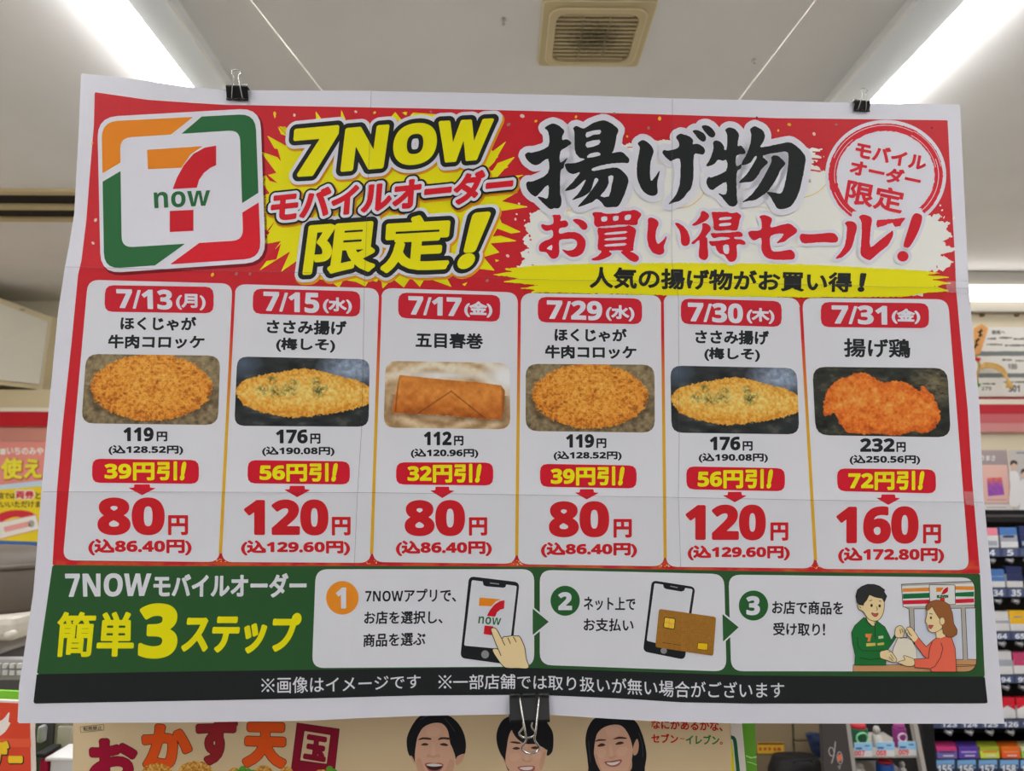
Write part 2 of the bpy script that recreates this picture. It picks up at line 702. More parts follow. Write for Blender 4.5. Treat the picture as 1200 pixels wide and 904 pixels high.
nt_.links.new(nz_.outputs['Fac'], ad_.inputs[0]); ad_.inputs[1].default_value = 0.09
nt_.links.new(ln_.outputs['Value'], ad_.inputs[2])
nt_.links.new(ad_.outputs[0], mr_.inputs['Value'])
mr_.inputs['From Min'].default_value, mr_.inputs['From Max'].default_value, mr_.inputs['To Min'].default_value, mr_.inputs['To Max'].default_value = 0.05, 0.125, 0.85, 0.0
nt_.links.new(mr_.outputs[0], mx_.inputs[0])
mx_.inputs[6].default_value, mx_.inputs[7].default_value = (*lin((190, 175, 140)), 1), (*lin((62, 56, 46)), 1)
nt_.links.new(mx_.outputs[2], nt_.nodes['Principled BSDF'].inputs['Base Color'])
v0 = on_z(630.0, 77.0, CEIL - .012); v1 = on_z(747.5, 77.5, CEIL - .012)
vx, vw, vy = float(v0[0] + v1[0]) / 2, float(v1[0] - v0[0]), float(v0[1])
vc = np.array([vx, vy - vw / 2, CEIL])
vent = empty('extractor_grille', loc=vc)


def rsq(h, r, z, k=5):
    o = []
    for cx, cy, a0 in ((h - r, h - r, 0), (-h + r, h - r, 90), (-h + r, -h + r, 180), (h - r, -h + r, 270)):
        for t in np.radians(a0 + np.linspace(0, 90, k + 1)):
            o.append((cx + r * math.cos(t), cy + r * math.sin(t), z))
    return o


H = vw / 2
G = H * .74
MB().rings([rsq(H, .012, 0), rsq(H, .012, -.010), rsq(H - .003, .012, -.014), rsq(H * .87, .03, -.014), rsq(H * .86, .03, -.020), rsq(G * 1.03, .03, -.022), rsq(G, .028, -.022), rsq(G * .99, .028, -.004)], M_VENT, cap=False).build('frame', vent)
for hh, zz, rr in ((H - .0015, -.0125, .012), (H * .865, -.0195, .03)):
    MB().tube([p for p in rsq(hh, rr, zz)] + [rsq(hh, rr, zz)[0]], .0016, M_VRIM, 6, cap=False).build('frame_rim', vent)
MB().poly(rsq(G, .028, -.003), [tuple(range(24))], M_DARK).build('duct_opening', vent)
pt = 2 * G * .97 / 12
for k in range(12):
    y = -G * .97 + (k + .5) * pt
    hw = G * .985 if 0 < k < 11 else G * .86
    MB().hexa([(-hw, y - pt * .20, -.008), (hw, y - pt * .20, -.008), (hw, y + pt * .34, -.008), (-hw, y + pt * .34, -.008), (-hw, y - pt * .34, -.019), (hw, y - pt * .34, -.019), (hw, y + pt * .20, -.019), (-hw, y + pt * .20, -.019)][::1], M_DIRT).build('slat', vent)
for x in (-G * .33, G * .30):
    MB().box((x - .0014, -G * .97, -.019), (x + .0014, G * .97, -.010), M_DIRT).build('slat_bar', vent)
tag(vent, 'yellowed square extractor grille with dusty slats on the ceiling', 'vent')

# ---- ceiling hooks and white cords that hold the poster
M_STEEL = mat('bright_steel', (205, 205, 205), rough=0.25, metal=1.0)
M_CORD = mat('white_cord', (236, 232, 224), rough=0.6)
for px, py, lb in ((590, 22, 'small screw in the ceiling left of the extractor grille'), (883.5, 70, 'small screw in the ceiling right of the extractor grille')):
    p = on_z(px, py, CEIL)
    s = MB().lathe([(.0, 0), (.006, 0), (.006, -.003), (.003, -.005), (.003, -.012), (.0045, -.014), (.002, -.017), (0, -.017)], (0, 0, 0), M_STEEL, 12).build('ceiling_screw')
    s.location = p
    tag(s, lb, 'screw', 'screws in the ceiling')

# ---- line diffuser slots in the ceiling, far left
slot = empty('slot_diffuser', loc=(-1.7, 2.82, CEIL))
M_CRM = mat('cream_metal', (196, 180, 140), rough=0.5)
yA, yB = (float(on_z(40, y, CEIL)[1]) - 2.82 for y in (257, 221))
MB().box((-1.15, yB, -.012), (.5, yB + .035, 0), M_CRM).box((-1.15, yA - .04, -.012), (.5, yA, 0), M_CRM).box((-1.15, (yA + yB) / 2 - .022, -.014), (.5, (yA + yB) / 2 + .022, 0), M_CRM).build('slot_frame', slot)
MB().box((-1.15, yB + .03, -.004), (.5, yA - .03, 0), M_DARK).build('dark_slots', slot)
tag(slot, 'cream two-slot air diffuser across the ceiling at far left', 'air vent')

# ---- unseen shelf added behind the photographer to block floor bounce onto the poster
gd = empty('bounce_blocker_shelf', loc=(0, -.95, 0))
M_BLOCKER = mat('blocker_charcoal', (60, 58, 58), rough=.6)
MB().box((-2.4, -.03, 0), (2.4, .03, 1.42), M_BLOCKER).build('centre_panel', gd)
for z in (.1, .45, .8, 1.15):
    MB().box((-2.4, -.35, z), (2.4, .35, z + .03), M_BLOCKER).build('shelf', gd)
for x in (-2.42, 2.4):
    MB().box((x, -.36, 0), (x + .02, .36, 1.44), M_BLOCKER).build('end_panel', gd)
tag(gd, 'unseen charcoal shelf added behind the photographer to block floor bounce', 'shelf')

# ================================================================== THE SALE POSTER
H1 = np.array([(50, 312), (76, 313), (300, 318), (600, 327), (910, 333), (1135, 338), (1200, 339)], float)
H2 = np.array([(0, 576), (50, 576.5), (260, 577), (430, 577.5), (600, 580), (780, 583), (960, 586.5), (1152, 589), (1200, 590)], float)
V1 = np.array([(436, 90), (435, 107), (434, 140), (427, 335), (424, 500), (419, 577), (415, 665), (408, 845)], float)
V2 = np.array([(788, 100), (788, 116), (787, 307), (795, 345), (796, 510), (795, 583), (797.7, 665), (799, 849)], float)


def poster_bump(px, py):
    w = 0.0
    for h in (H1, H2):
        d = py - np.interp(px, h[:, 0], h[:, 1])
        w = w + 0.0022 * np.exp(-np.abs(d) / 55.0)
    for v in (V1, V2):
        d = px - np.interp(py, v[:, 1], v[:, 0])
        w = w + 0.0030 * np.exp(-np.abs(d) / 60.0)
    w = w + 0.0008 * np.sin(px / 95.0 + 0.6) * np.sin(py / 120.0 + px / 300.0)
    w = w + 0.004 * np.exp(-(((px - 110) / 120.0) ** 2 + ((py - 100) / 90.0) ** 2))
    return w


c0 = on_y(600.0, 465.0, 0.694)
PL = Plane(c0, math.radians(2.2), poster_bump)

E_TOP = [(95, 86), (160, 93), (222, 102), (262, 105), (300, 106), (430, 106.5), (560, 109), (700, 112.5), (790, 115.5), (865, 117), (1010, 121), (1125, 122.5)]
E_RIGHT = [(1125, 122.5), (1131, 248), (1135, 333), (1141, 400), (1148, 479), (1152.5, 579), (1162, 678), (1168, 745), (1177, 848.5)]
E_BOT = [(1177, 848.5), (1000, 848.5), (856, 848), (777, 846), (720, 843), (650, 838.5), (600, 837.5), (485, 839.5), (420, 842), (360, 845), (220, 847), (20.5, 848)]
E_LEFT = [(20.5, 848), (22.3, 804), (39, 695), (48.5, 577), (58, 470), (68, 366), (76, 314), (81.5, 285), (87, 250), (89.7, 200), (92.5, 150), (95, 86)]
M_PAPER = mat('poster_paper', (205, 205, 216), 205, rough=0.5, spec=0.3)
WHITE = M_PAPER
RED, BLACK, YEL, GRN = P('red', (192, 26, 40)), P('black', (30, 33, 34)), P('yellow', (228, 210, 10)), P('green', (40, 99, 57))
GRN_D, BLACK_D = P('banner_green', (42, 82, 45)), P('footer_black', (32, 35, 36))
ORANGE, CREAM = P('orange', (228, 128, 28)), P('cream', (226, 224, 214))
PRED = P('price_red', (190, 30, 38))

ik = Ink(PL)
ik.shape(E_TOP[:-1] + E_RIGHT[:-1] + E_BOT[:-1] + E_LEFT[:-1], M_PAPER, 0, cell=2.0)
poster = ik.build('sale_poster')
tag(poster, 'big white-edged red and green paper sale poster with six fried-food offers', 'poster')

# ---- red background print with confetti
R_TOP = [(111, 108), (173, 117), (230, 121), (267, 123), (300, 123.5), (490, 127), (620, 130), (788, 134.5), (910, 138.5), (1110.5, 141)]
R_RIGHT = [(1114.7, 226.7), (1119, 300), (1120.5, 340), (1126, 400), (1134, 480), (1139, 560), (1148.5, 673)]
R_LEFT = [(61.5, 663), (67, 572), (73.5, 498), (84, 400), (91.5, 322), (95.5, 305), (101, 260), (105.6, 200), (110, 147)]
G_TOP = [(61.5, 662.5), (200, 663.5), (440, 663.5), (630, 664.5), (740, 667), (880, 669.5), (1010, 671.5), (1148.5, 672.7)]
G_BOT = [(43, 790.5), (200, 787.5), (440, 784.3), (540, 783), (630, 783.3), (760, 788), (880, 792), (1010, 793), (1154, 793.3)]
K_BOT = [(39, 825), (200, 822), (360, 819), (495, 815.3), (630, 814.7), (728, 819), (800, 823.5), (880, 825), (1157.5, 824.7)]


def red_ink(px, py):
    n = fbm(px / 9.0, py / 9.0, 3, 3)
    a = ink((190, 28, 40))
    k = np.clip((n - 0.55) * 2.2, 0, 1)[:, None] * 0.35
    g = np.clip((py - 655) / 6, 0, 1)[:, None] * np.clip(fbm(px / 14.0, py / 5.0, 9, 3) * 2.4 - 0.75, 0, 1)[:, None]
    c = a * (1 - k) + ink((160, 16, 30)) * k
    return c * (1 - g * 0.32) + ink((225, 140, 50)) * g * 0.32


INKM = attr_mat('ink_picture')
ik = Ink(PL)
ik.shape(R_TOP + R_RIGHT + G_TOP[::-1] + R_LEFT[1:], INKM, 1, cell=2.0, colfn=red_ink)
# fine confetti of gold, grey and pink flecks
rnd = random.Random(4)
FLECK = [P('fleck_gold', (240, 180, 40)), P('fleck_grey', (150, 110, 105)), P('fleck_pink', (240, 190, 180)), P('fleck_dark', (120, 25, 30))]
spots = [(345, 135, 2, 2), (417, 131, 2, 2), (439, 132, 2, 0), (475, 133, 2.5, 0), (612, 136, 3, 2), (596, 146, 2.5, 1), (628, 142, 2, 0), (675, 137, 2, 0),
         (773, 139, 2.6, 0), (760, 150, 2, 1), (925, 146, 2.4, 0), (912, 153, 1.6, 0), (954, 157, 2.4, 2), (595, 300, 2.4, 2), (604, 257, 1.8, 2), (571, 329, 2.2, 1),
         (249, 322, 2.6, 0), (277, 321, 2.2, 1), (293, 321, 2, 1), (322, 133, 2.4, 0), (112, 258, 2.4, 2), (109, 285, 2.2, 2), (949, 212, 2.4, 1), (108, 168, 1.6, 0),
         (333, 150, 2.2, 0), (505, 131, 1.8, 1), (690, 147, 1.6, 2), (735, 160, 1.6, 0), (720, 133, 1.8, 1), (887, 138, 1.7, 3), (980, 146, 1.7, 1), (1092, 150, 1.6, 3)]
for x, y, r, k in spots:
    a = rnd.random() * 360
    ik.shape(ellipse(x, y, r, r * 0.75, 7, rot=a), FLECK[k], 2, cell=0.6)
for gx, gy in ((258, 657), (434.5, 659), (605.5, 660), (779.5, 663), (955, 665)):      # gold dust at the foot of each gutter
    for _ in range(9):
        ik.shape(ellipse(gx + rnd.uniform(-7, 7), gy + rnd.uniform(-3, 2), rnd.uniform(.5, 1.3), rnd.uniform(.4, 1), 6), FLECK[0 if rnd.random() < .6 else 2], 2, cell=0.5)
ik.build('red_background', poster)

# ---- rounded logo tile
zA = lambda p: Z((90, 80), 3.0, p)
ik = Ink(PL)
lg_out = rquad(zA([(72, 172), (645, 140), (664, 682), (84, 722)]), 24)
ik.shape([lg_out + [2.0, 2.5]], P('logo_shade', (120, 20, 30)), 2, grow=1.2)
ik.shape([lg_out], WHITE, 3)
ring_o = rquad(zA([(87, 188), (628, 160), (647, 668), (96, 706)]), 19)
ring_i = rquad(zA([(152, 245), (573, 217), (585, 605), (158, 631)]), 13)
for sec, m in (([(60, 387), (165, 325), (318, 243), (415, 167), (415, 100), (40, 120)], ORANGE),
               ([(357, 240), (446, 164), (446, 100), (720, 100), (720, 386), (565, 485), (400, 400)], GRN),
               ([(720, 422), (565, 518), (450, 600), (318, 697), (300, 770), (720, 770)], P('logo_red', (205, 30, 45))),
               ([(60, 417), (165, 355), (300, 500), (395, 607), (262, 703), (250, 770), (60, 770)], GRN)):
    ik.shape([ring_o], m, 4, cell=0.7, cut=[ring_i], keep=[zA(sec)])
ik.shape(zA([(247, 287), (443, 274), (400, 303), (370, 347), (368, 350), (250, 355)]), ORANGE, 4, 0.6)
ik.shape(zA([(490, 272), (450, 279), (410, 301), (375, 343), (352, 385), (337, 425), (422, 420), (430, 393), (447, 368), (470, 350), (490, 341)]), RED, 4, 0.6)
ik.shape(zA([(327, 502), (410, 498), (410, 572), (327, 576)]), RED, 4, 0.6)
ik.text('now', zA([(270, 436), (469, 428), (467, 484), (273, 493)]), GRN, 5, bold=0.0)
ik.build('logo_tile', poster)

# ---- spiky burst and its three-line title
zB = lambda p: Z((300, 120), 3.75, p)
BURST = [(130, 190), (48, 145), (105, 245), (18, 215), (90, 310), (10, 330), (60, 400), (0, 420), (40, 500), (0, 540), (60, 570), (30, 625), (110, 610), (15, 740), (150, 655),
         (110, 745), (190, 690), (215, 790), (270, 775), (330, 790), (365, 815), (385, 780), (440, 790), (480, 810), (500, 780), (530, 790), (548, 765), (556, 820), (600, 775), (650, 815), (680, 770), (720, 812), (745, 770), (860, 812), (835, 765),
         (900, 760), (960, 730), (1050, 740), (1000, 680), (1070, 660), (1030, 620), (1150, 610), (1070, 585), (1165, 570), (1080, 530), (1060, 480), (1200, 460), (1080, 435), (1150, 395),
         (1090, 360), (1180, 318), (1060, 330), (1140, 238), (1040, 275), (1100, 170), (1040, 215), (900, 60), (690, 45), (650, 90), (612, 42), (560, 100), (500, 95), (400, 90), (375, 32), (370, 90), (300, 90), (262, 38), (265, 100), (190, 120), (100, 105), (150, 160)]
ik = Ink(PL)
ik.shape(zB(BURST), YEL, 2, cell=0.8)
for p in ([(75, 45), (88, 60), (82, 72)], [(95, 105), (140, 150), (110, 140)], [(640, 45), (668, 42), (655, 52)], [(690, 60), (705, 42), (700, 68)], [(1090, 275), (1110, 283), (1095, 292)], [(1040, 245), (1068, 236), (1050, 252)],
          [(85, 520), (40, 575), (60, 560)], [(45, 580), (100, 600), (70, 620)], [(1050, 690), (1070, 695), (1055, 702)], [(905, 800), (930, 790), (918, 808)]):
    ik.shape(zB(p), YEL if p[0][0] != 85 else RED, 3, cell=0.5)
for p in ([(60, 200), (110, 260), (95, 205)], [(95, 355), (30, 300), (60, 345)], [(110, 620), (30, 700), (90, 690)], [(1010, 300), (1095, 215), (1040, 300)], [(1060, 555), (1130, 580), (1040, 590)]):
    ik.shape(zB(p), RED, 3, cell=0.6)
# ember glow printed behind the words
GLOW = P('ember', (232, 150, 26))
for t, q in (('7', [(168, 117), (367, 99), (347, 318), (150, 330)]), ('N', [(393, 113), (588, 96), (560, 290), (370, 306)]), ('O', [(608, 100), (800, 82), (790, 265), (598, 285)]), ('W', [(803, 82), (1047, 70), (1010, 252), (790, 268)])):
    ik.text(t, zB(q), YEL, 12, bold=2.6 if t != 'W' else 2.2, outlines=[(5.4, BLACK, 11), (9.4, WHITE, 10), (10.2, GLOW, 3.4, (1.4, 2.2))])
ik.text('モバイルオーダー', zB([(70, 392), (1138, 282), (1124, 428), (60, 532)]), P('title_red', (203, 28, 42)), 14, bold=1.9, outlines=[(3.4, WHITE, 13), (5.6, BLACK, 12.6), (6.6, GLOW, 3.8, (1.4, 2.4))])
for t, q, b in (('限', [(232, 540), (545, 518), (520, 745), (203, 760)], 3.2), ('定', [(560, 505), (872, 488), (845, 738), (545, 752)], 3.4), ('！', [(950, 486), (1040, 478), (948, 732), (876, 735)], 5.0)):
    ik.text(t, zB(q), YEL, 9, bold=b - .6, outlines=[(5.4, BLACK, 8), (9.0, WHITE, 7), (9.8, GLOW, 3.0, (1.4, 2.2))])
ik.build('burst_title', poster)

# ---- brush splash, big sale title, round stamp, yellow stroke
zC = lambda p: Z((590, 120), 3.75, p)
zD = lambda p: Z((820, 120), 3.75, p)
ik = Ink(PL)
SPL = list(zC([(60, 720), (95, 690), (70, 660), (110, 640), (80, 600), (110, 575), (90, 545), (120, 520), (115, 490), (170, 470), (140, 430), (200, 360), (300, 230), (500, 190), (580, 175), (700, 165), (820, 170)]))
SPL += list(zD([(300, 165), (470, 200), (540, 205), (500, 230), (545, 240), (490, 270), (540, 300), (600, 330), (1010, 500), (1060, 490), (1050, 520), (1110, 530), (1075, 560), (1120, 590), (1060, 610), (1125, 650), (1050, 670), (1120, 700), (1070, 740), (980, 745), (980, 850), (400, 850)]))
SPL += [(700, 345), (640, 330), (606, 315)]
ik.shape(np.array(SPL), CREAM, 2, cell=0.7, rough=2.6)
rnd = random.Random(11)
for _ in range(46):      # spatter along the two ragged edges
    if rnd.random() < .5:
        x, y = rnd.uniform(604, 628), rnd.uniform(238, 312)
    else:
        x, y = rnd.uniform(1096, 1119), rnd.uniform(240, 318)
    ik.shape(ellipse(x, y, rnd.uniform(.6, 2.6), rnd.uniform(.5, 1.4), 7, rot=rnd.uniform(0, 180)), CREAM if rnd.random() < .6 else RED, 2.6, cell=0.5)
for x0, y0, x1, y1, w in ((733, 163, 762, 160, 1.2), (768, 162, 787, 160, 1.4), (735, 173, 745, 172, 1.0), (748, 150, 755, 149, .8), (950, 172, 968, 174, 1.6), (952, 178, 970, 179, 1.4), (950, 186, 965, 187, 2.0), (949, 192, 960, 193, 1.4), (948, 199, 962, 201, 1.6)):
    ik.shape(stroke([(x0, y0), (x1, y1)], w), RED, 2.8, cell=0.5)
for c, r, a0, a1 in (((795, 210), 34, 20, 95), ((935, 190), 42, 30, 85), ((660, 228), 20, 40, 80)):
    ik.shape(stroke(ellipse(*c, r, r * 1.0, 12, a0, a1 - .01), 1.2), P('gold_wisp', (216, 190, 130)), 2.8, cell=0.5)
ik.build('brush_splash', poster)

ik = Ink(PL)
def brush(ik, org, sc, polys, holes, m, layer, white, k=3):
    """brush-written character: outlines of its strokes as they were painted"""
    hs = [smooth(Z(org, sc, h), 2) for h in holes]
    for p in polys:
        ik.shape(smooth(Z(org, sc, p), k), m, layer, cell=0.5, outline=(white, WHITE), cut=hs, block=4, rough=0.35)


brush(ik, (608, 132), 7.5357, [
    [(228, 135), (285, 100), (330, 103), (375, 130), (402, 165), (385, 205), (385, 240), (420, 235), (455, 255), (462, 275), (430, 300), (368, 345), (368, 440), (430, 398), (405, 450), (395, 490), (368, 525), (365, 700), (378, 770), (368, 830), (340, 848), (312, 845), (275, 852), (225, 810), (165, 745), (210, 750), (255, 752), (258, 640), (165, 732), (130, 735), (85, 695), (65, 645), (75, 610), (130, 605), (255, 535), (258, 410), (180, 455), (140, 465), (90, 435), (52, 380), (80, 352), (130, 350), (260, 298), (260, 175)],
    [(478, 140), (510, 118), (575, 140), (640, 100), (735, 68), (790, 80), (850, 118), (880, 155), (865, 200), (850, 290), (832, 345), (820, 358), (900, 347), (945, 375), (975, 410), (965, 445), (900, 445), (780, 455), (655, 490), (660, 515), (760, 497), (865, 485), (930, 530), (968, 590), (955, 660), (925, 740), (880, 825), (830, 835), (765, 835), (735, 800), (690, 765), (650, 790), (590, 815), (520, 832), (600, 740), (690, 620), (700, 588), (670, 585), (640, 680), (590, 730), (530, 755), (468, 772), (530, 710), (590, 600), (570, 605), (510, 660), (470, 680), (405, 690), (470, 620), (540, 528), (480, 545), (430, 520), (408, 470), (415, 450), (500, 445), (580, 415), (565, 405), (530, 395), (495, 330), (490, 170)]],
    [[(598, 175), (718, 152), (715, 190), (660, 195), (600, 222)], [(598, 262), (712, 240), (705, 282), (605, 310)], [(625, 365), (700, 350), (718, 378), (605, 400)], [(790, 565), (835, 560), (820, 640), (795, 740), (720, 738), (760, 690), (795, 620)]], BLACK, 8, 7.4)
brush(ik, (738, 136), 7.927, [
    [(75, 255), (105, 228), (140, 228), (190, 265), (222, 320), (210, 370), (190, 460), (195, 600), (240, 560), (278, 510), (262, 590), (255, 640), (258, 715), (230, 738), (195, 740), (140, 715), (95, 650), (68, 560), (68, 450), (85, 350), (92, 290)],
    [(430, 195), (465, 165), (500, 170), (555, 190), (588, 225), (585, 262), (630, 258), (680, 285), (700, 325), (680, 358), (640, 355), (595, 365), (592, 560), (570, 670), (530, 720), (500, 760), (460, 790), (410, 805), (358, 822), (400, 770), (430, 730), (460, 650), (470, 540), (465, 400), (400, 412), (375, 418), (335, 385), (303, 340), (318, 315), (360, 320), (450, 295), (455, 245)],
    [(583, 140), (620, 130), (680, 155), (708, 195), (705, 225), (680, 238), (640, 215), (610, 175)], [(668, 100), (700, 84), (745, 100), (785, 140), (795, 175), (780, 198), (745, 195), (710, 160)]], [], BLACK, 8, 7.4)
brush(ik, (820, 136), 7.792, [
    [(232, 128), (270, 105), (320, 120), (358, 165), (350, 230), (348, 272), (380, 272), (410, 310), (412, 345), (335, 362), (335, 455), (380, 440), (375, 480), (338, 525), (340, 740), (345, 790), (320, 825), (280, 825), (250, 800), (200, 740), (170, 705), (238, 715), (240, 605), (150, 655), (125, 675), (90, 665), (62, 620), (65, 580), (85, 555), (110, 560), (240, 500), (245, 405), (210, 410), (180, 400), (160, 405), (130, 440), (58, 460), (100, 380), (125, 290), (122, 240), (155, 222), (200, 245), (225, 285), (225, 305), (245, 300), (250, 170)],
    [(460, 125), (490, 95), (520, 98), (575, 130), (595, 180), (580, 240), (555, 285), (690, 262), (815, 240), (870, 265), (930, 320), (965, 375), (960, 450), (940, 560), (910, 690), (860, 790), (815, 835), (760, 850), (710, 845), (680, 800), (645, 740), (610, 695), (680, 700), (730, 708), (760, 680), (790, 560), (808, 430), (808, 350), (790, 328), (740, 330), (580, 362), (615, 410), (618, 435), (570, 480), (520, 560), (475, 600), (420, 605), (355, 608), (430, 530), (500, 420), (520, 372), (500, 375), (470, 420), (440, 438), (378, 445), (430, 340), (460, 260), (470, 170)],
    [(655, 375), (690, 358), (730, 375), (775, 420), (778, 445), (740, 490), (690, 590), (620, 690), (560, 735), (500, 770), (450, 775), (390, 787), (470, 720), (560, 600), (630, 470), (655, 410)]], [], BLACK, 8, 7.4)
REDT = P('sale_red', (196, 26, 42))
brush(ik, (625, 240), 8.571, [
    [(182, 100), (205, 85), (250, 90), (280, 120), (270, 165), (310, 155), (345, 175), (350, 205), (325, 225), (265, 240), (265, 290), (350, 275), (430, 278), (490, 310), (525, 370), (520, 440), (480, 500), (420, 525), (370, 522), (325, 490), (290, 450), (340, 460), (400, 450), (435, 415), (435, 370), (400, 345), (340, 345), (262, 362), (262, 470), (245, 525), (205, 545), (170, 530), (130, 480), (70, 470), (55, 440), (65, 400), (110, 365), (190, 330), (192, 258), (140, 265), (100, 250), (78, 215), (90, 195), (140, 205), (195, 190), (200, 130)],
    [(397, 158), (430, 142), (490, 155), (535, 190), (545, 225), (525, 252), (490, 250), (450, 205)],
    [(592, 90), (620, 75), (740, 75), (960, 60), (1010, 50), (1060, 70), (1085, 100), (1055, 150), (1045, 195), (1010, 206), (900, 200), (690, 218), (640, 225), (612, 195), (608, 130)],
    [(648, 238), (720, 234), (930, 217), (955, 205), (1005, 228), (1032, 258), (1025, 310), (1005, 430), (1003, 460), (970, 470), (1000, 480), (1050, 512), (1062, 548), (1030, 575), (985, 567), (930, 525), (878, 478), (900, 460), (765, 462), (785, 490), (770, 515), (690, 552), (605, 562), (585, 545), (640, 518), (685, 470), (648, 445), (652, 330)]],
    [[(135, 438), (188, 402), (185, 455), (155, 450)], [(685, 125), (738, 120), (738, 162), (688, 168)], [(805, 118), (855, 114), (850, 155), (805, 160)], [(925, 108), (980, 102), (970, 148), (920, 152)], [(732, 283), (925, 265), (922, 288), (732, 303)], [(732, 340), (922, 325), (918, 350), (732, 360)], [(732, 400), (918, 385), (915, 410), (732, 420)]], REDT, 7, 4.0)
brush(ik, (750, 240), 8.571, [
    [(78, 150), (100, 130), (140, 135), (180, 165), (188, 195), (165, 250), (158, 330), (170, 380), (190, 392), (235, 350), (268, 315), (258, 370), (240, 420), (245, 470), (215, 500), (175, 502), (120, 475), (85, 410), (70, 320), (80, 220)], [(350, 190), (375, 182), (430, 210), (480, 270), (500, 340), (495, 395), (460, 415), (425, 405), (410, 360), (405, 290), (385, 240)],
    [(610, 80), (632, 62), (680, 85), (695, 120), (670, 155), (610, 190), (545, 212), (525, 200), (570, 160), (605, 110)], [(625, 190), (660, 185), (700, 210), (712, 240), (700, 270), (660, 320), (675, 340), (680, 420), (685, 510), (665, 550), (635, 555), (600, 535), (590, 490), (595, 360), (545, 395), (515, 390), (530, 370), (590, 310), (625, 240)],
    [(720, 85), (745, 72), (850, 72), (930, 62), (970, 72), (1015, 110), (1000, 160), (985, 235), (960, 260), (880, 255), (780, 262), (740, 245), (735, 170)],
    [(710, 300), (725, 285), (800, 285), (900, 278), (1000, 270), (1030, 300), (1020, 322), (950, 325), (960, 345), (1020, 348), (1060, 380), (1050, 405), (975, 400), (975, 480), (970, 540), (940, 570), (900, 572), (875, 545), (840, 500), (800, 490), (770, 450), (755, 415), (720, 415), (695, 385), (700, 365), (760, 365), (890, 348), (890, 328), (800, 325), (740, 335)]],
    [[(805, 130), (912, 122), (908, 146), (803, 156)], [(805, 190), (908, 182), (904, 208), (803, 216)], [(835, 412), (890, 405), (890, 490), (845, 485)]], REDT, 7, 4.0)
brush(ik, (870, 240), 5.4545, [
    [(110, 75), (140, 65), (180, 80), (190, 100), (182, 145), (290, 120), (330, 140), (350, 165), (340, 185), (300, 210), (270, 235), (220, 245), (245, 215), (262, 185), (182, 200), (180, 270), (200, 298), (260, 295), (310, 288), (335, 315), (330, 345), (290, 352), (200, 352), (150, 335), (122, 290), (120, 215), (75, 228), (50, 210), (38, 185), (50, 168), (118, 160), (120, 100)],
    [(370, 195), (380, 185), (420, 188), (500, 185), (575, 180), (605, 200), (612, 222), (595, 242), (500, 240), (400, 248), (375, 235), (366, 212)],
    [(655, 120), (675, 105), (715, 112), (733, 140), (720, 200), (700, 270), (670, 310), (630, 340), (595, 345), (610, 325), (650, 270), (665, 200), (668, 140)],
    [(745, 80), (770, 64), (815, 75), (828, 100), (820, 160), (818, 270), (880, 225), (940, 180), (960, 165), (962, 200), (930, 260), (880, 300), (830, 345), (805, 354), (770, 335), (755, 305), (762, 200), (760, 110)]], [], REDT, 7, 4.0)
ik.shape(smooth(zD([(938, 495), (965, 490), (978, 510), (960, 570), (925, 632), (905, 638), (896, 625), (915, 560)])), REDT, 7, cell=0.5, outline=(4, WHITE))
ik.shape(ellipse(1058, 300.5, 6.6, 6.2), REDT, 7, cell=0.5, outline=(4, WHITE))
ik.build('sale_title', poster)

ik = Ink(PL)
cx, cy = 1037.9, 205.5
ik.shape(ellipse(cx, cy, 71, 65, 60), WHITE, 3, cell=0.7)
ik.shape([ellipse(cx, cy, 67, 61, 70), ellipse(cx, cy, 57.5, 52, 70)], P('stamp_red', (204, 36, 52)), 4, cell=0.6, rough=0.8, cut=[[(999, 248), (1080, 244), (1090, 300), (990, 300)]])
for r, a0, a1, w in ((64.5, 200, 300, .7), (60, 170, 230, .6), (62, -20, 60, .8), (59.5, 300, 350, .6), (63.5, 110, 160, .6), (65.5, -60, -10, .6)):
    ik.shape(stroke(ellipse(cx, cy, r, r * .91, 24, a0, a1 - .01), w), WHITE, 5, cell=0.4)
ik.shape(zD([(780, 518), (905, 508), (880, 545), (860, 548), (845, 530), (780, 552), (775, 535)]), P('stamp_red', 0), 4, cell=0.5, rough=0.8)
SR = P('stamp_red', 0)
ik.text('モバイル', zD([(690, 168), (1002, 236), (990, 302), (680, 240)]), SR, 5, bold=0.9)
ik.text('オーダー', zD([(668, 246), (978, 314), (964, 382), (655, 316)]), SR, 5, bold=0.9)
ik.text('限定', zD([(652, 335), (906, 388), (886, 492), (634, 440)]), SR, 5, bold=0.9)
ik.build('round_stamp', poster)

ik = Ink(PL)
ik.shape([(1078, 317), (1102, 320), (1085, 322.5), (1115, 325), (1092, 328), (1117, 332), (1095, 335.5), (1113, 341), (1080, 344), (1062, 348), (940, 349), (775, 346), (640, 343), (620, 343.5), (628, 340), (608, 338), (632, 334.5), (586, 330.5), (610, 326.5), (575, 322), (600, 318.5), (590, 315), (625, 311.5), (700, 308.8), (820, 308.3), (940, 310)],
         YEL, 6, cell=0.8, rough=0.8)
ik.text('人気の揚げ物がお買い得', [(691, 312.5), (999, 319.5), (998, 343), (691, 338)], BLACK, 7, bold=0.9)
ik.text('！', [(1008, 320), (1016, 320.5), (1012.5, 342.5), (1004.5, 342)], BLACK, 7, bold=1.4)
ik.build('yellow_brush_line', poster)

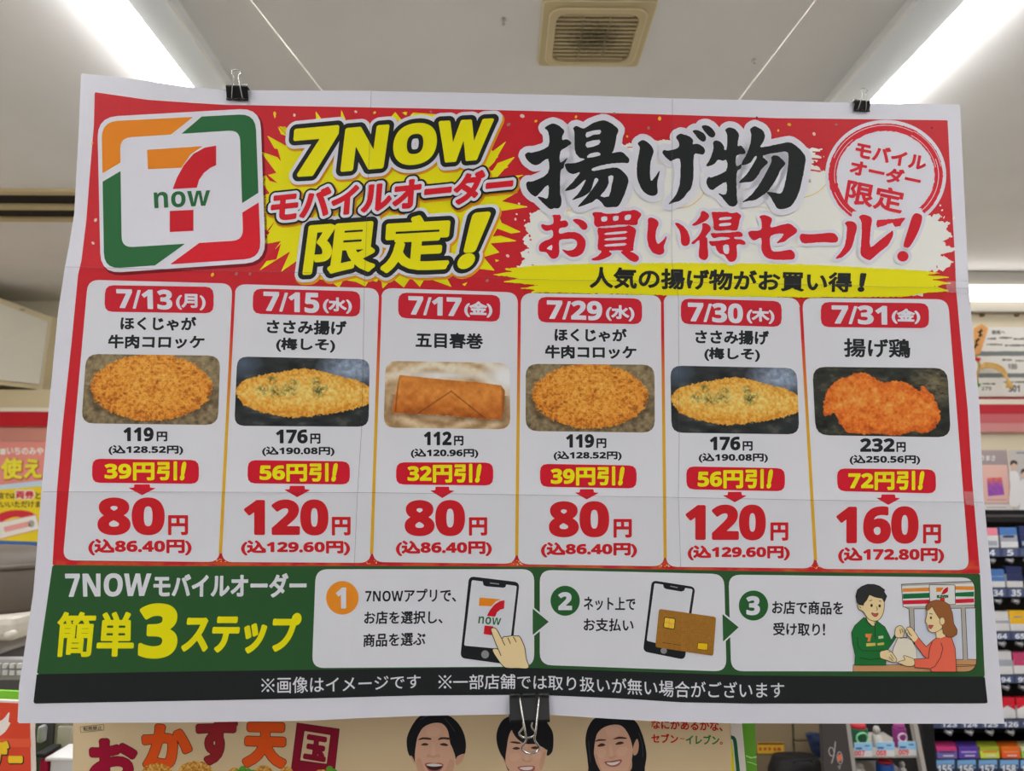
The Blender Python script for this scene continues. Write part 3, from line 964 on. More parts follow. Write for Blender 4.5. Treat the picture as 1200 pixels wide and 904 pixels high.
# ---- six offer panels
def in_poly(pts, X, Y):
    A = np.asarray(pts, float); B = np.roll(A, -1, 0)
    ins = np.zeros(X.shape, bool); D = np.full(X.shape, 9e9)
    for (ax, ay), (bx, by) in zip(A, B):
        if ay != by:
            ins ^= ((ay > Y) != (by > Y)) & (X < ax + (Y - ay) / (by - ay) * (bx - ax))
        dx, dy = bx - ax, by - ay
        t = np.clip(((X - ax) * dx + (Y - ay) * dy) / (dx * dx + dy * dy + 1e-12), 0, 1)
        D = np.minimum(D, np.hypot(X - ax - t * dx, Y - ay - t * dy))
    return np.where(ins, D, -D)


def mix(a, b, k):
    k = np.clip(k, 0, 1)[:, None]
    return a * (1 - k) + b * k


def ramp(t, stops):
    t = np.clip(t, 0, 1)
    xs = [s[0] for s in stops]
    cs = np.array([ink(s[1]) for s in stops])
    return np.stack([np.interp(t, xs, cs[:, i]) for i in range(3)], 1)


def pic_croquette(s, t):
    X, Y = s * 160, t * 82
    bg = ramp(fbm(X / 5, Y / 5, 2, 4) * .7 + .3 * (1 - np.hypot(s - .55, t - .3)), [(0.2, (78, 66, 46)), (.5, (128, 112, 84)), (.8, (160, 146, 112))])
    e = 1 - np.sqrt(((X - 80) / 71.5) ** 2 + ((Y - 38.5) / 39.5) ** 2)
    e = e * 40 + (fbm(X / 2.6, Y / 2.6, 7, 3) - .45) * 7
    rid = 1 - np.abs(fbm(X / 3.0, Y / 2.6, 21, 3) * 2 - .95) * 3.2
    rid2 = 1 - np.abs(fbm(X / 1.7 + 9, Y / 1.7, 33, 2) * 2 - .75) * 2.4
    lump = 1 - np.abs(fbm(X / 6.2, Y / 5.2, 61, 3) * 2 - .9) * 3
    k = .3 * rid + .22 * rid2 + .42 * lump + .1 * fbm(X / 12, Y / 12, 5, 2) - .2 * (t - .4)
    fd = ramp(.2 + .6 * k + .12 * np.clip(e / 18, 0, 1) + .18 * (fbm(X / 9, Y / 7, 77, 3) - .5), [(0, (138, 76, 18)), (.25, (176, 100, 26)), (.5, (208, 132, 42)), (.75, (226, 160, 66)), (1, (240, 196, 116))])
    sh = np.clip((6 - np.abs(e)) / 6, 0, 1) * (e < 0) * (t > .45)
    return mix(mix(bg, ink((60, 46, 30)), sh * .7), fd, e * 1.5 + .5)


def pic_sasami(s, t):
    X, Y = s * 155, t * 82
    bg = ramp(fbm(X / 16, Y / 8, 4, 4) - .1, [(.1, (22, 25, 26)), (.5, (44, 48, 50)), (.8, (84, 82, 76))])
    bg = mix(bg, ink((150, 165, 190)), np.clip(1.3 * (1 - np.hypot((s - .88) / .3, (t - .14) / .3)), 0, 1) * (.3 + fbm(X / 4, Y / 4, 8, 3)))
    bg = mix(bg, ink((80, 95, 115)), np.clip(1 - np.hypot((s - .05) / .16, (t - .1) / .25), 0, 1) * .8)
    up = np.interp(s, [0, .01, .05, .2, .35, .5, .62, .75, .9, 1, 1.1], [.5, .44, .34, .26, .2, .15, .18, .25, .31, .4, .5])
    lo = np.interp(s, [0, .01, .06, .2, .4, .55, .75, .9, 1, 1.1], [.5, .56, .7, .8, .87, .86, .8, .74, .66, .5])
    e = np.minimum(t - up, lo - t) * 82 + (fbm(X / 2.4, Y / 2.4, 3, 3) - .45) * 5
    k = fbm(X / 2.6, Y / 2.6, 15, 3)
    fd = ramp(.1 + .75 * k + .22 * np.clip(e / 18, 0, 1) - .28 * np.clip(t - .5, 0, 1), [(0, (168, 92, 16)), (.3, (204, 134, 34)), (.55, (226, 170, 74)), (.8, (238, 200, 120)), (1, (246, 222, 160))])
    g = 0
    for gx, gy, r in ((.27, .33, .05), (.2, .47, .06), (.3, .5, .07), (.4, .47, .08), (.43, .36, .05), (.62, .47, .07), (.6, .35, .05), (.66, .43, .04)):
        g = np.maximum(g, 1 - np.hypot(s - gx, (t - gy) * .55) / r)
    fd = mix(fd, ink((76, 84, 42)), np.clip(g * 1.4, 0, 1) * np.clip(fbm(X / 2.2, Y / 2.2, 41, 3) * 2.6 - .65, 0, 1))
    return mix(bg, fd, e * 1.2 + .5)


def pic_roll(s, t):
    X, Y = s * 147, t * 78
    sw = np.sin(np.hypot((X - 62) / 1.0, (Y - 50) * 1.7) / 4.2 + fbm(X / 18, Y / 18, 3, 3) * 5)
    bg = ramp(.5 + .22 * sw + .3 * (fbm(X / 4, Y / 4, 6, 3) - .5) - .25 * (t - .3), [(.1, (150, 118, 82)), (.5, (198, 172, 136)), (.9, (232, 220, 204))])
    bg = mix(bg, ink((226, 226, 226)), np.clip(1.4 * (1 - np.hypot((s - 1.0) / .28, (t - .22) / .32)), 0, 1))
    bg = mix(bg, ink((226, 224, 216)), np.clip(1.2 * (1 - np.hypot((s - .45) / .45, (t - .2) / .08)), 0, 1) * .8)
    roll = np.array([(.115, .21), (.3, .24), (.5, .27), (.75, .3), (.93, .34), (.96, .42), (.955, .7), (.93, .86), (.75, .85), (.5, .81), (.25, .79), (.07, .79), (.06, .72), (.09, .45)])
    e = in_poly(roll * [147, 78], X, Y)
    v = (t - .22 - .1 * s) / .56
    fd = ramp(.62 + .3 * np.cos((v - .33) * 3.2) * .8 - .34 + (fbm(X / 7, Y / 7, 12, 3) - .5) * .5, [(0, (138, 66, 18)), (.3, (184, 104, 36)), (.6, (212, 138, 60)), (1, (232, 176, 104))])
    for a, b in (((.27, .78), (.53, .44)), ((.53, .44), (.68, .66)), ((.68, .66), (.8, .84)), ((.11, .22), (.09, .75))):
        a, b = np.array(a) * [147, 78], np.array(b) * [147, 78]
        d = b - a
        u = np.clip(((X - a[0]) * d[0] + (Y - a[1]) * d[1]) / (d @ d), 0, 1)
        q = np.hypot(X - a[0] - u * d[0], Y - a[1] - u * d[1])
        fd = mix(fd, ink((120, 56, 12)), np.clip(1.2 - q / 1.1, 0, 1) * .75)
    fd = mix(fd, ink((120, 58, 20)), np.clip((s - .925) / .02, 0, 1) * .7)
    sh = np.clip(1 - np.abs(e) / 6, 0, 1) * (e < 0) * (t > .5)
    return mix(mix(bg, ink((90, 64, 36)), sh * .75), fd, e + .5)


def pic_chicken(s, t):
    X, Y = s * 162, t * 82
    bg = ramp(fbm(X / 12, Y / 7, 14, 4) - .1, [(.1, (20, 22, 20)), (.5, (46, 48, 42)), (.8, (92, 88, 72))])
    bg = mix(bg, ink((124, 112, 84)), np.clip(1.2 * (1 - np.hypot((s - .9) / .2, (t - .25) / .4)), 0, 1) * np.clip(fbm(X / 5, Y / 3, 8, 3) * 1.6 - .3, 0, 1))
    bl = np.array([(110, 720), (135, 610), (190, 540), (280, 500), (330, 485), (400, 495), (480, 540), (560, 530), (640, 550), (690, 590), (720, 560), (770, 610), (800, 680), (815, 740), (780, 800), (720, 840), (640, 830), (560, 855), (450, 850), (330, 850), (250, 840), (210, 790), (180, 730), (130, 745)], float)
    bl = smooth((bl - [60, 452]) / [810, 410] * [162, 82])
    e = in_poly(bl, X, Y) + (fbm(X / 3.2, Y / 3.2, 3, 3) - .45) * 5
    big, k = fbm(X / 7.5, Y / 6.5, 25, 3), fbm(X / 2.5, Y / 2.5, 35, 3)
    fd = ramp(.02 + .5 * big + .42 * k + .16 * np.clip(e / 12, 0, 1) - .2 * np.clip(t - .55, 0, 1), [(0, (110, 40, 8)), (.3, (178, 76, 16)), (.5, (212, 106, 28)), (.72, (228, 142, 58)), (1, (244, 194, 128))])
    return mix(bg, fd, e * 1.2 + .5)


GUT = mat('ink_gutter', (200, 30, 36), 205, rough=0.6)
_nt = GUT.node_tree
_tc_ = _nt.nodes.new('ShaderNodeTexCoord'); _sx = _nt.nodes.new('ShaderNodeSeparateXYZ'); _mr = _nt.nodes.new('ShaderNodeMapRange'); _cr = _nt.nodes.new('ShaderNodeValToRGB')
_nt.links.new(_tc_.outputs['Object'], _sx.inputs[0]); _nt.links.new(_sx.outputs[1], _mr.inputs['Value'])
_mr.inputs['From Min'].default_value, _mr.inputs['From Max'].default_value = -0.03, 0.06
_nt.links.new(_mr.outputs[0], _cr.inputs[0])
_cr.color_ramp.elements[0].color = (*ink((206, 160, 44)), 1)
_cr.color_ramp.elements[1].color = (*ink((200, 30, 36)), 1)
_nt.links.new(_cr.outputs[0], _nt.nodes['Principled BSDF'].inputs['Base Color'])

M_DATE, M_NAME, M_YEN, M_OFF, M_PALE = P('date_red', (192, 32, 48)), P('name_black', (34, 38, 40)), P('yen_black', (30, 33, 35)), P('discount_red', (194, 22, 42)), P('panel_white', (205, 206, 214))
OFFERS = [
    dict(q=[(103, 328), (272.5, 332.5), (257, 659), (73.5, 657)], badge=[(123.4, 334.3), (250.3, 336.3), (250.3, 367.4), (122.2, 365.4)], date=('7/13', [(136, 338.6), (202, 339.8), (202, 363.4), (137.5, 361.4)]), day=('(月)', [(206.3, 344.2), (241, 345), (241, 364), (206.3, 363)]),
         names=[('ほくじゃが', [(141.3, 371), (230.3, 371.4), (229.6, 388), (141, 387)]), ('牛肉コロッケ', [(127, 392.2), (240, 393), (239, 409), (126.5, 408.6)])], pic=([(101, 415), (258.2, 417), (255.3, 498.3), (95.3, 496.3)], pic_croquette, 14),
         base=('119', (144.7, 501, 180, 517.5)), yen=(183.5, 506, 196, 517.5), tax=('(込128.52円)', (127.2, 521.9, 214.6, 533.5)), off=([(108.2, 537.8), (233, 539.4), (233, 567.3), (107.8, 566)], '39円引', (122.2, 541, 207.5, 563.3)), arrow=(166.5, 567.8, 580.6, 16.5),
         price=('80', (114.2, 583.2, 193, 627.5)), pyen=(197, 604, 220.4, 627.5), ptax=('(込86.40円)', (103.5, 631.8, 224.6, 651.2))),
    dict(q=[(275.5, 333), (444.5, 338), (434.5, 660), (259.5, 659)], badge=[(296.8, 338.3), (422.3, 341.5), (422, 371.4), (295.8, 367.8)], date=('7/15', [(308.6, 341.8), (374.4, 343.4), (374, 367.4), (309, 364.6)]), day=('(水)', [(378.5, 348.4), (412.4, 349), (412.4, 368), (378.5, 367)]),
         names=[('ささみ揚げ', [(312.8, 374.4), (406.4, 376), (405.6, 393.2), (312.4, 391.2)]), ('(梅しそ)', [(323.7, 395.6), (392.8, 396.8), (392.6, 413.6), (323.4, 412.4)])], pic=([(278, 418), (433.3, 421.2), (431.9, 500.3), (274.5, 499.3)], pic_sasami, 12),
         base=('176', (323.3, 503.5, 360.6, 520)), yen=(363.6, 508.3, 375.5, 520.3), tax=('(込190.08円)', (307.2, 523.5, 392, 534.9)), off=([(290.5, 539.4), (410, 541), (410, 568), (289.9, 566.7)], '56円引', (303.8, 542.8, 385, 564.7)), arrow=(348.3, 569.6, 583, 15.8),
         price=('120', (285.9, 585.6, 384.9, 627.8)), pyen=(388.9, 606, 410.8, 627.8), ptax=('(込129.60円)', (282.5, 633.4, 410.2, 651.2))),
    dict(q=[(447, 337.5), (607, 343), (604.5, 661), (436.5, 659)], badge=[(466.9, 343), (586.4, 346), (585.8, 377.4), (466.5, 372.8)], date=('7/17', [(478.4, 347), (541, 349), (540, 371.2), (479, 369)]), day=('(金)', [(544, 353), (577, 353.6), (577, 372.6), (544, 371.6)]),
         names=[('五目春巻', [(487.2, 389.2), (566, 391), (566, 409.2), (487, 407.6)])], pic=([(452, 423), (597.3, 425.6), (598, 503.3), (449.5, 501.3)], pic_roll, 13),
         base=('112', (496.7, 506, 529.2, 522)), yen=(532, 511, 543.1, 522.4), tax=('(込120.96円)', (481.4, 525.9, 560.5, 537.3)), off=([(464.5, 542), (578, 542.4), (578, 569.3), (463.9, 568)], '32円引', (477.2, 543.8, 553.5, 566)), arrow=(518.3, 570.7, 584, 14.5),
         price=('80', (474.2, 586.2, 545, 628.6)), pyen=(549.5, 606.5, 571, 628), ptax=('(込86.40円)', (463.9, 633.8, 576.4, 652))),
    dict(q=[(610.5, 343.5), (775, 346), (778.5, 664), (606.5, 661.5)], badge=[(630.3, 348), (752.4, 350), (752.4, 380.2), (630.3, 377.8)], date=('7/29', [(640.8, 351.8), (705.8, 353), (705.6, 376), (641, 374)]), day=('(水)', [(710, 357.6), (743.6, 358), (743.4, 377), (710, 376)]),
         names=[('ほくじゃが', [(649.8, 384.4), (734.5, 385.4), (734.5, 401), (649.8, 400.4)]), ('牛肉コロッケ', [(638.8, 404.4), (745.8, 405.2), (745.8, 421), (638.8, 420.2)])], pic=([(616, 426.6), (767, 427.6), (767.3, 507.3), (616, 505.3)], pic_croquette, 14),
         base=('119', (663.3, 509, 696.2, 525)), yen=(699, 514, 710.6, 525.4), tax=('(込128.52円)', (648.8, 528.8, 728.5, 540)), off=([(632.9, 543.8), (746, 545.8), (746, 572.7), (632.9, 570.7)], '39円引', (645.2, 546.8, 721, 569.3)), arrow=(687.6, 573.6, 585.6, 14.5),
         price=('80', (643.2, 587.6, 714, 630)), pyen=(719, 608.5, 740.4, 630.5), ptax=('(込86.40円)', (633.9, 635.8, 746.6, 653.6))),
    dict(q=[(777.5, 344), (937, 349.5), (954.5, 666.5), (780.5, 664.5)], badge=[(797.9, 350), (916, 353), (916, 383.4), (797.9, 379.8)], date=('7/30', [(805.9, 354.4), (870.8, 356), (870.6, 379.4), (806.6, 376.8)]), day=('(木)', [(875, 360.6), (907.5, 361.4), (907.5, 380), (875, 379)]),
         names=[('ささみ揚げ', [(814.8, 386.4), (901.2, 387.6), (901, 404.6), (814.8, 403)]), ('(梅しそ)', [(825.4, 407), (890.5, 408), (890.5, 424.4), (825.4, 423.2)])], pic=([(785.5, 428.6), (933.7, 431.6), (936.7, 509.3), (787, 507.3)], pic_sasami, 13),
         base=('176', (831.8, 511.9, 867.6, 528)), yen=(870.2, 517.3, 882, 528.5), tax=('(込190.08円)', (818.8, 531.2, 899.9, 542.6)), off=([(804.3, 546.8), (919.8, 549), (919.8, 576), (804.3, 573.7)], '56円引', (817.2, 550, 895, 572.7)), arrow=(861, 576.7, 589, 14.5),
         price=('120', (803.5, 591.6, 897.5, 633.6)), pyen=(902.9, 612.5, 923.8, 634), ptax=('(込129.60円)', (805.9, 639.4, 925.6, 657))),
    dict(q=[(940, 349), (1111, 351), (1136, 668.5), (957, 667)], badge=[(961.9, 354), (1088.3, 355.5), (1088.9, 384.8), (961.9, 383.4)], date=('7/31', [(974.4, 357.7), (1039.5, 358.4), (1039.8, 381), (975.4, 379.6)]), day=('(金)', [(1044.9, 361.8), (1078.3, 362), (1078.5, 380), (1045, 379.4)]),
         names=[('揚げ鶏', [(988.8, 396.4), (1066.6, 397.4), (1067, 419.8), (989, 418.6)])], pic=([(952, 430), (1110.2, 431.6), (1114.2, 512.8), (956, 510.2)], pic_chicken, 15),
         base=('232', (1008, 513.9, 1048.5, 530)), yen=(1050.5, 518.3, 1061.4, 530), tax=('(込250.56円)', (995.7, 533.4, 1078.3, 545)), off=([(980.8, 549.2), (1096.3, 550.4), (1097.2, 578.6), (981.4, 575.8)], '72円引', (993.7, 552, 1072.5, 574.6)), arrow=(1041, 579.8, 592, 14.5),
         price=('160', (980.2, 593.5, 1076.5, 637.5)), pyen=(1081.7, 614.8, 1102.8, 637.4), ptax=('(込172.80円)', (982.2, 641.7, 1106.4, 660.4))),
]
for o in OFFERS:
    q = np.array(o['q'], float)
    ik = Ink(PL)
    ik.shape([rquad(q, 13)], M_PALE, 4, cell=1.6)
    pan = ik.build('offer_panel', poster)
    ik = Ink(PL)
    ik.shape([rquad(o['badge'], 9.5, 4)], M_DATE, 5, cell=0.8)
    ik.text(o['date'][0], o['date'][1], WHITE, 6, bold=0.7)
    ik.text(o['day'][0], o['day'][1], WHITE, 6, bold=0.8)
    ik.build('date_badge', pan)
    ik = Ink(PL)
    for t, qq in o['names']:
        ik.text(t, qq, M_NAME, 5, bold=0.65 if len(o['names']) > 1 else 0.6)
    ik.build('dish_name', pan)
    pq, fn, r = o['pic']
    pq = np.array(pq, float)

    def colfn(px, py, pq=pq, fn=fn):
        s = np.full(px.shape, .5); t = np.full(px.shape, .5)
        for _ in range(4):      # invert the picture's four-corner mapping
            L = pq[0] * (1 - t)[:, None] + pq[3] * t[:, None]
            R = pq[1] * (1 - t)[:, None] + pq[2] * t[:, None]
            s = np.clip((px - L[:, 0]) / (R[:, 0] - L[:, 0]), 0, 1)
            Tt = pq[0] * (1 - s)[:, None] + pq[1] * s[:, None]
            Bb = pq[3] * (1 - s)[:, None] + pq[2] * s[:, None]
            t = np.clip((py - Tt[:, 1]) / (Bb[:, 1] - Tt[:, 1]), 0, 1)
        return fn(s, t)
    ik = Ink(PL)
    ik.shape([rquad(pq, r, 5)], INKM, 5, cell=0.62, colfn=colfn)
    ik.build('dish_picture', pan)
    ik = Ink(PL)
    ik.text(o['base'][0], o['base'][1], M_YEN, 5, bold=0.55)
    ik.text('円', o['yen'], M_YEN, 5, bold=0.5)
    ik.text(o['tax'][0], o['tax'][1], M_YEN, 5, bold=0.5, lat=0.3)
    ik.build('usual_price', pan)
    oq, ot, ob = o['off']
    ik = Ink(PL)
    ik.shape([rquad(oq, 9, 4)], M_OFF, 5, cell=0.8)
    ik.text(ot, ob, YEL, 6, bold=1.0, lat=0.6)
    x1 = ob[2]
    sk = 2.0
    hgt = ob[3] - ob[1]
    ik.text('!', [(x1 + 6.2, ob[1] + .2), (x1 + 11.4, ob[1] + .3), (x1 + 8.2, ob[3]), (x1 + 2.8, ob[3])], YEL, 6, bold=1.9)
    ik.build('discount_badge', pan)
    ax, ay, at, aw = o['arrow']
    h_ = at - ay
    ik = Ink(PL)
    ik.shape([(ax - aw * .54, ay), (ax + aw * .54, ay), (ax + aw * .58, ay + h_ * .3), (ax + aw * .98, ay + h_ * .36), (ax, at), (ax - aw * .98, ay + h_ * .33), (ax - aw * .58, ay + h_ * .3)], M_OFF, 5, cell=0.6)
    ik.build('down_arrow', pan)
    ik = Ink(PL)
    ik.text(o['price'][0], o['price'][1], PRED, 5, bold=1.9)
    ik.text('円', o['pyen'], PRED, 5, bold=0.95)
    ik.text(o['ptax'][0], o['ptax'][1], PRED, 5, bold=0.95, lat=0.55)
    ik.build('sale_price', pan)

ik = Ink(PL)
for k in range(5):
    a, b = np.array(OFFERS[k]['q']), np.array(OFFERS[k + 1]['q'])
    t0, t1 = (a[1] + b[0]) / 2 + [0, 10], (a[2] + b[3]) / 2 + [0, -10]
    ik.shape([(t0[0] - 1.7, t0[1]), (t0[0] + 1.7, t0[1]), (t1[0] + 1.9, t1[1]), (t1[0] - 1.9, t1[1])], GUT, 5.4, cell=0.8)
ik.build('gutter_lines', poster)

# ---- green three-step banner
ik = Ink(PL)
ik.shape(G_TOP + G_BOT[::-1], GRN_D, 2, cell=2.0)
ban = ik.build('step_banner', poster)
zF = lambda p: Z((20, 640), 3.0, p)
ik = Ink(PL)
ik.text('7NOW', [(76, 672.2), (177.6, 672), (174.6, 699), (78, 700.2)], M_PALE, 3, bold=0.45)
ik.text('モバイルオーダー', [(180, 672.5), (359.6, 672), (359, 700.5), (179.4, 700.8)], M_PALE, 3, bold=1.0)
ik.text('簡', zF([(145, 232), (280, 232), (265, 391), (132, 391)]), YEL, 3, bold=1.3)
ik.text('単', zF([(290, 232), (412, 232), (410, 390), (276, 390)]), YEL, 3, bold=1.6)
ik.text('3', zF([(432, 202), (572, 202), (560, 397), (424, 397)]), YEL, 3, bold=2.4)
ik.text('ステップ', zF([(592, 234), (1003, 236), (985, 378), (574, 380)]), YEL, 3, bold=2.0)
ik.build('banner_title', ban)
zG = lambda p: Z((360, 660), 4.444, p)
zH = lambda p: Z((530, 670), 7.533, p)
zI = lambda p: Z((740, 670), 7.53, p)
zJ = lambda p: Z((990, 675), 7.5, p)
M_STEP = P('step_white', (205, 206, 214))
M_STXT = P('step_black', (34, 36, 40))


def step(q, r, circ, cm, dig, dq, lines):
    ik = Ink(PL)
    ik.shape([rquad(q, r)], M_STEP, 3, cell=1.5)
    pan = ik.build('step_panel', ban)
    ik = Ink(PL)
    ik.shape(ellipse(*circ, 44), cm, 4, cell=0.7)
    ik.text(dig, dq, WHITE, 5, bold=0.9)
    ik.build('step_number', pan)
    ik = Ink(PL)
    for t, qq in lines:
        ik.text(t, qq, M_STXT, 4, bold=0.35, lat=0.0)
    ik.build('step_text', pan)
    return pan


M_PHONE, M_GREY, M_SKIN, M_LINE = P('phone_black', (28, 30, 33)), P('grey', (130, 130, 134)), P('skin', (232, 196, 150)), P('outline', (40, 34, 32))
s1 = step([(370, 667.4), (626, 667.4), (626, 781.5), (365.6, 783.3)], 14, (401.2, 701, 19, 19.6), P('step_orange', (232, 134, 36)), '1', (393.8, 688.8, 405.6, 713.6),
          [('7NOWアプリで、', [(427.8, 690.6), (534.6, 690), (534.4, 705.6), (427.6, 706.6)]), ('お店を選択し、', [(427, 716.6), (518.8, 715.8), (518.6, 731.4), (426.6, 732)]), ('商品を選ぶ', [(426, 743), (499, 740.6), (498.4, 757), (425.2, 758.8)])])
ik = Ink(PL)
ik.shape([rquad(zH([(148, 42), (594, 96), (512, 824), (70, 764)]), 6.5)], M_PHONE, 4, cell=0.6)
ik.shape([rquad(zH([(172, 76), (570, 128), (505, 692), (104, 655)]), 2)], P('screen', (200, 202, 210)), 5, cell=0.6)
ik.shape(zH([(266, 78), (276, 122), (300, 132), (450, 144), (470, 138), (480, 100), (372, 82)]), M_PHONE, 6, cell=0.5)
ik.shape(stroke(zH([(332, 102), (414, 112)]), 1.4), M_GREY, 7, cell=0.4)
ik.shape(ellipse(*zH([(290, 733)])[0], 4.6, 4.8, 24), M_GREY, 6, cell=0.5)
ik.shape(zH([(241, 231), (432, 247), (385, 264), (345, 308), (235, 303)]), ORANGE, 6, cell=0.5)
ik.shape(zH([(462, 254), (420, 262), (370, 294), (332, 342), (305, 393), (378, 400), (396, 360), (425, 337), (458, 328)]), RED, 6, cell=0.5)
ik.shape(zH([(285, 477), (364, 485), (350, 563), (277, 553)]), RED, 6, cell=0.5)
ik.text('now', zH([(236, 394), (434, 412), (426, 476), (228, 460)]), GRN, 7, bold=-0.1)
hand = smooth(zH([(345, 520), (356, 502), (385, 508), (415, 560), (438, 598), (455, 580), (485, 578), (508, 574), (535, 570), (562, 574), (592, 576), (618, 625), (638, 680), (650, 770), (672, 850), (580, 852), (480, 850), (440, 822), (400, 770), (368, 720), (358, 690), (385, 684), (408, 690), (385, 630)]), 3)
ik.shape(hand, M_SKIN, 9, cell=0.5, outline=(0.9, M_LINE))
for l in ([(438, 598), (452, 628), (465, 655)], [(490, 586), (502, 612), (514, 640)], [(538, 576), (552, 600), (564, 624)], [(408, 690), (418, 715), (430, 746)]):
    ik.shape(stroke(zH(l), 0.9), M_LINE, 10, cell=0.35)
ik.build('phone_and_hand', s1)
s2 = step([(632.6, 668.2), (848.6, 673), (851.4, 787.4), (632.6, 779.6)], 14, (662.3, 704.4, 17.2, 17.6), P('step_green', (38, 90, 46)), '2', (654.2, 694.2, 670.4, 715.4),
          [('ネット上で', [(684, 699), (744.8, 700.6), (744.6, 716), (684, 715.6)]), ('お支払い', [(684, 724.4), (742.6, 725.4), (742.4, 740.6), (683.8, 740)])])
ik = Ink(PL)
ik.shape([rquad(zI([(180, 78), (564, 138), (470, 780), (102, 706)]), 6)], M_PHONE, 4, cell=0.6)
ik.shape([rquad(zI([(202, 104), (540, 156), (458, 690), (134, 612)]), 2)], P('screen', 0), 5, cell=0.6)
ik.shape(zI([(278, 112), (286, 144), (306, 155), (440, 178), (464, 170), (476, 142)]), M_PHONE, 6, cell=0.5)
ik.shape(stroke(zI([(342, 130), (408, 143)]), 1.3), M_GREY, 7, cell=0.4)
ik.shape(ellipse(*zI([(285, 700)])[0], 3.8, 3.6, 20), M_GREY, 6, cell=0.5)


def card_ink(px, py):
    n = np.sin(px * 2.6) * .5 + np.sin(py * 2.6) * .5
    return mix(np.broadcast_to(ink((160, 112, 44)), (len(px), 3)), ink((138, 92, 30)), .5 + .3 * n + (fbm(px / 2, py / 2, 4, 2) - .4))


ik.shape([rquad(zI([(243, 330), (747, 402), (722, 746), (210, 668)]), 3)], INKM, 8, cell=0.5, colfn=card_ink)
ik.shape([rquad(zI([(295, 408), (383, 420), (375, 507), (287, 492)]), 1.2)], P('chip', (236, 190, 50)), 9, cell=0.4, outline=(0.9, M_LINE))
for l in ([(335, 414), (330, 500)], [(292, 450), (380, 462)], [(310, 435), (360, 480)]):
    ik.shape(stroke(zI(l), 0.6), P('chip_line', (216, 130, 90)), 10, cell=0.35)
ik.shape([rquad(zI([(588, 632), (672, 638), (668, 694), (583, 684)]), .8)], P('chip_small', (236, 182, 20)), 9, cell=0.4, outline=(0.6, M_LINE))
ik.shape(stroke(zI([(275, 628), (350, 640)]), .8), P('card_dark', (104, 66, 24)), 9, cell=0.4)
ik.shape(stroke(zI([(365, 642), (440, 652)]), .8), P('card_dark', 0), 9, cell=0.4)
ik.build('phone_and_card', s2)
s3 = step([(853.7, 673.7), (1141.7, 677.3), (1144.3, 787.4), (856.8, 787)], 14, (883, 710, 17.2, 17.6), P('step_green', 0), '3', (874.6, 698.8, 890.6, 721.4),
          [('お店で商品を', [(905, 704), (988.4, 705), (988, 721), (904.6, 720)]), ('受け取り', [(906, 729.6), (961, 730.4), (961, 745.8), (906, 745)]), ('!', (964.2, 731, 967, 745))])
# picture of a clerk handing a bag over the counter
ik = Ink(PL)
M_WOOD, M_FRAME, M_SIGN, M_SHIRT, M_CORAL, M_BRN, M_HAIR, M_BAG = P('counter', (186, 138, 96)), P('frame_grey', (166, 162, 156)), P('sign_white', (208, 208, 208)), P('shirt', (30, 106, 50)), P('coral', (226, 100, 78)), P('brown_hair', (142, 88, 48)), P('dark_hair', (44, 46, 46)), P('bag', (214, 206, 190))
KEEP = [rquad([(853.7, 673.7), (1141.7, 677.3), (1144.3, 787.4), (856.8, 787)], 14)]
sh = lambda p, m, l, o=0.7, sm=False, k=3: ik.shape(smooth(zJ(p), k) if sm else zJ(p), m, l, cell=0.5, outline=(o, M_LINE) if o else None, keep=KEEP)
sh([(608, 285), (1028, 285), (1045, 740), (640, 740)], P('glass_print', (196, 200, 214)), 4, 0)
sh([(1056, 285), (1140, 285), (1150, 740), (1078, 740)], P('glass_print', 0), 4, 0)
sh([(565, 275), (604, 275), (614, 600), (582, 560)], M_FRAME, 4.6)
sh([(1024, 280), (1056, 280), (1078, 740), (1043, 740)], M_FRAME, 4.6)
sh([(520, 268), (1140, 258), (1140, 282), (560, 290)], M_FRAME, 4.6)
sh([(970, 738), (1160, 738), (1165, 850), (970, 850)], M_WOOD, 5, .6)
sh([(76, 786), (1165, 786), (1165, 850), (74, 850)], M_WOOD, 5.6, .6)
ik.shape(stroke(zJ([(980, 800), (1160, 792)]), .7), M_LINE, 6.4, cell=.4, keep=KEEP)
sh([(500, 78), (1140, 50), (1140, 254), (515, 272)], M_SIGN, 5)
sh([(498, 78), (1140, 50), (1140, 66), (500, 92)], M_FRAME, 5.4, .4)
for a, b in ((0, 0), (1, 0)):
    X0, X1, W0, W1 = ((508, 746, 514, 748), (970, 1135, 973, 1140))[a]
    d = (0, -10)[a]
    sh([(X0, 112 + d * 2), (X1, 104 + d), (X1, 136 + d), (X0, 143 + d * 2)], P('stripe_orange', (228, 134, 50)), 6, 0)
    sh([(X0 + 2, 160 + d), (X1, 150 + d), (X1, 194 + d), (X0 + 3, 203 + d * 2)], P('stripe_green', (24, 106, 62)), 6, 0)
    sh([(X0 + 4, 217 + d), (X1, 210 + d), (X1 + 2, 245 + d), (X0 + 6, 252 + d)], P('stripe_red', (198, 30, 52)), 6, 0)
sh([(745, 82), (965, 84), (970, 250), (750, 256)], M_SIGN, 6.8)
sh([(803, 104), (872, 103), (850, 130), (838, 141), (803, 142)], ORANGE, 7.4, 0)
sh([(908, 98), (906, 140), (880, 160), (846, 166), (866, 125), (885, 108)], RED, 7.4, 0)
sh([(838, 196), (878, 193), (878, 225), (838, 225)], RED, 7.4, 0)
ik.text('ELEVEN', zJ([(808, 170), (910, 168), (910, 195), (808, 197)]), GRN, 7.8, bold=0.25, cell=0.3)
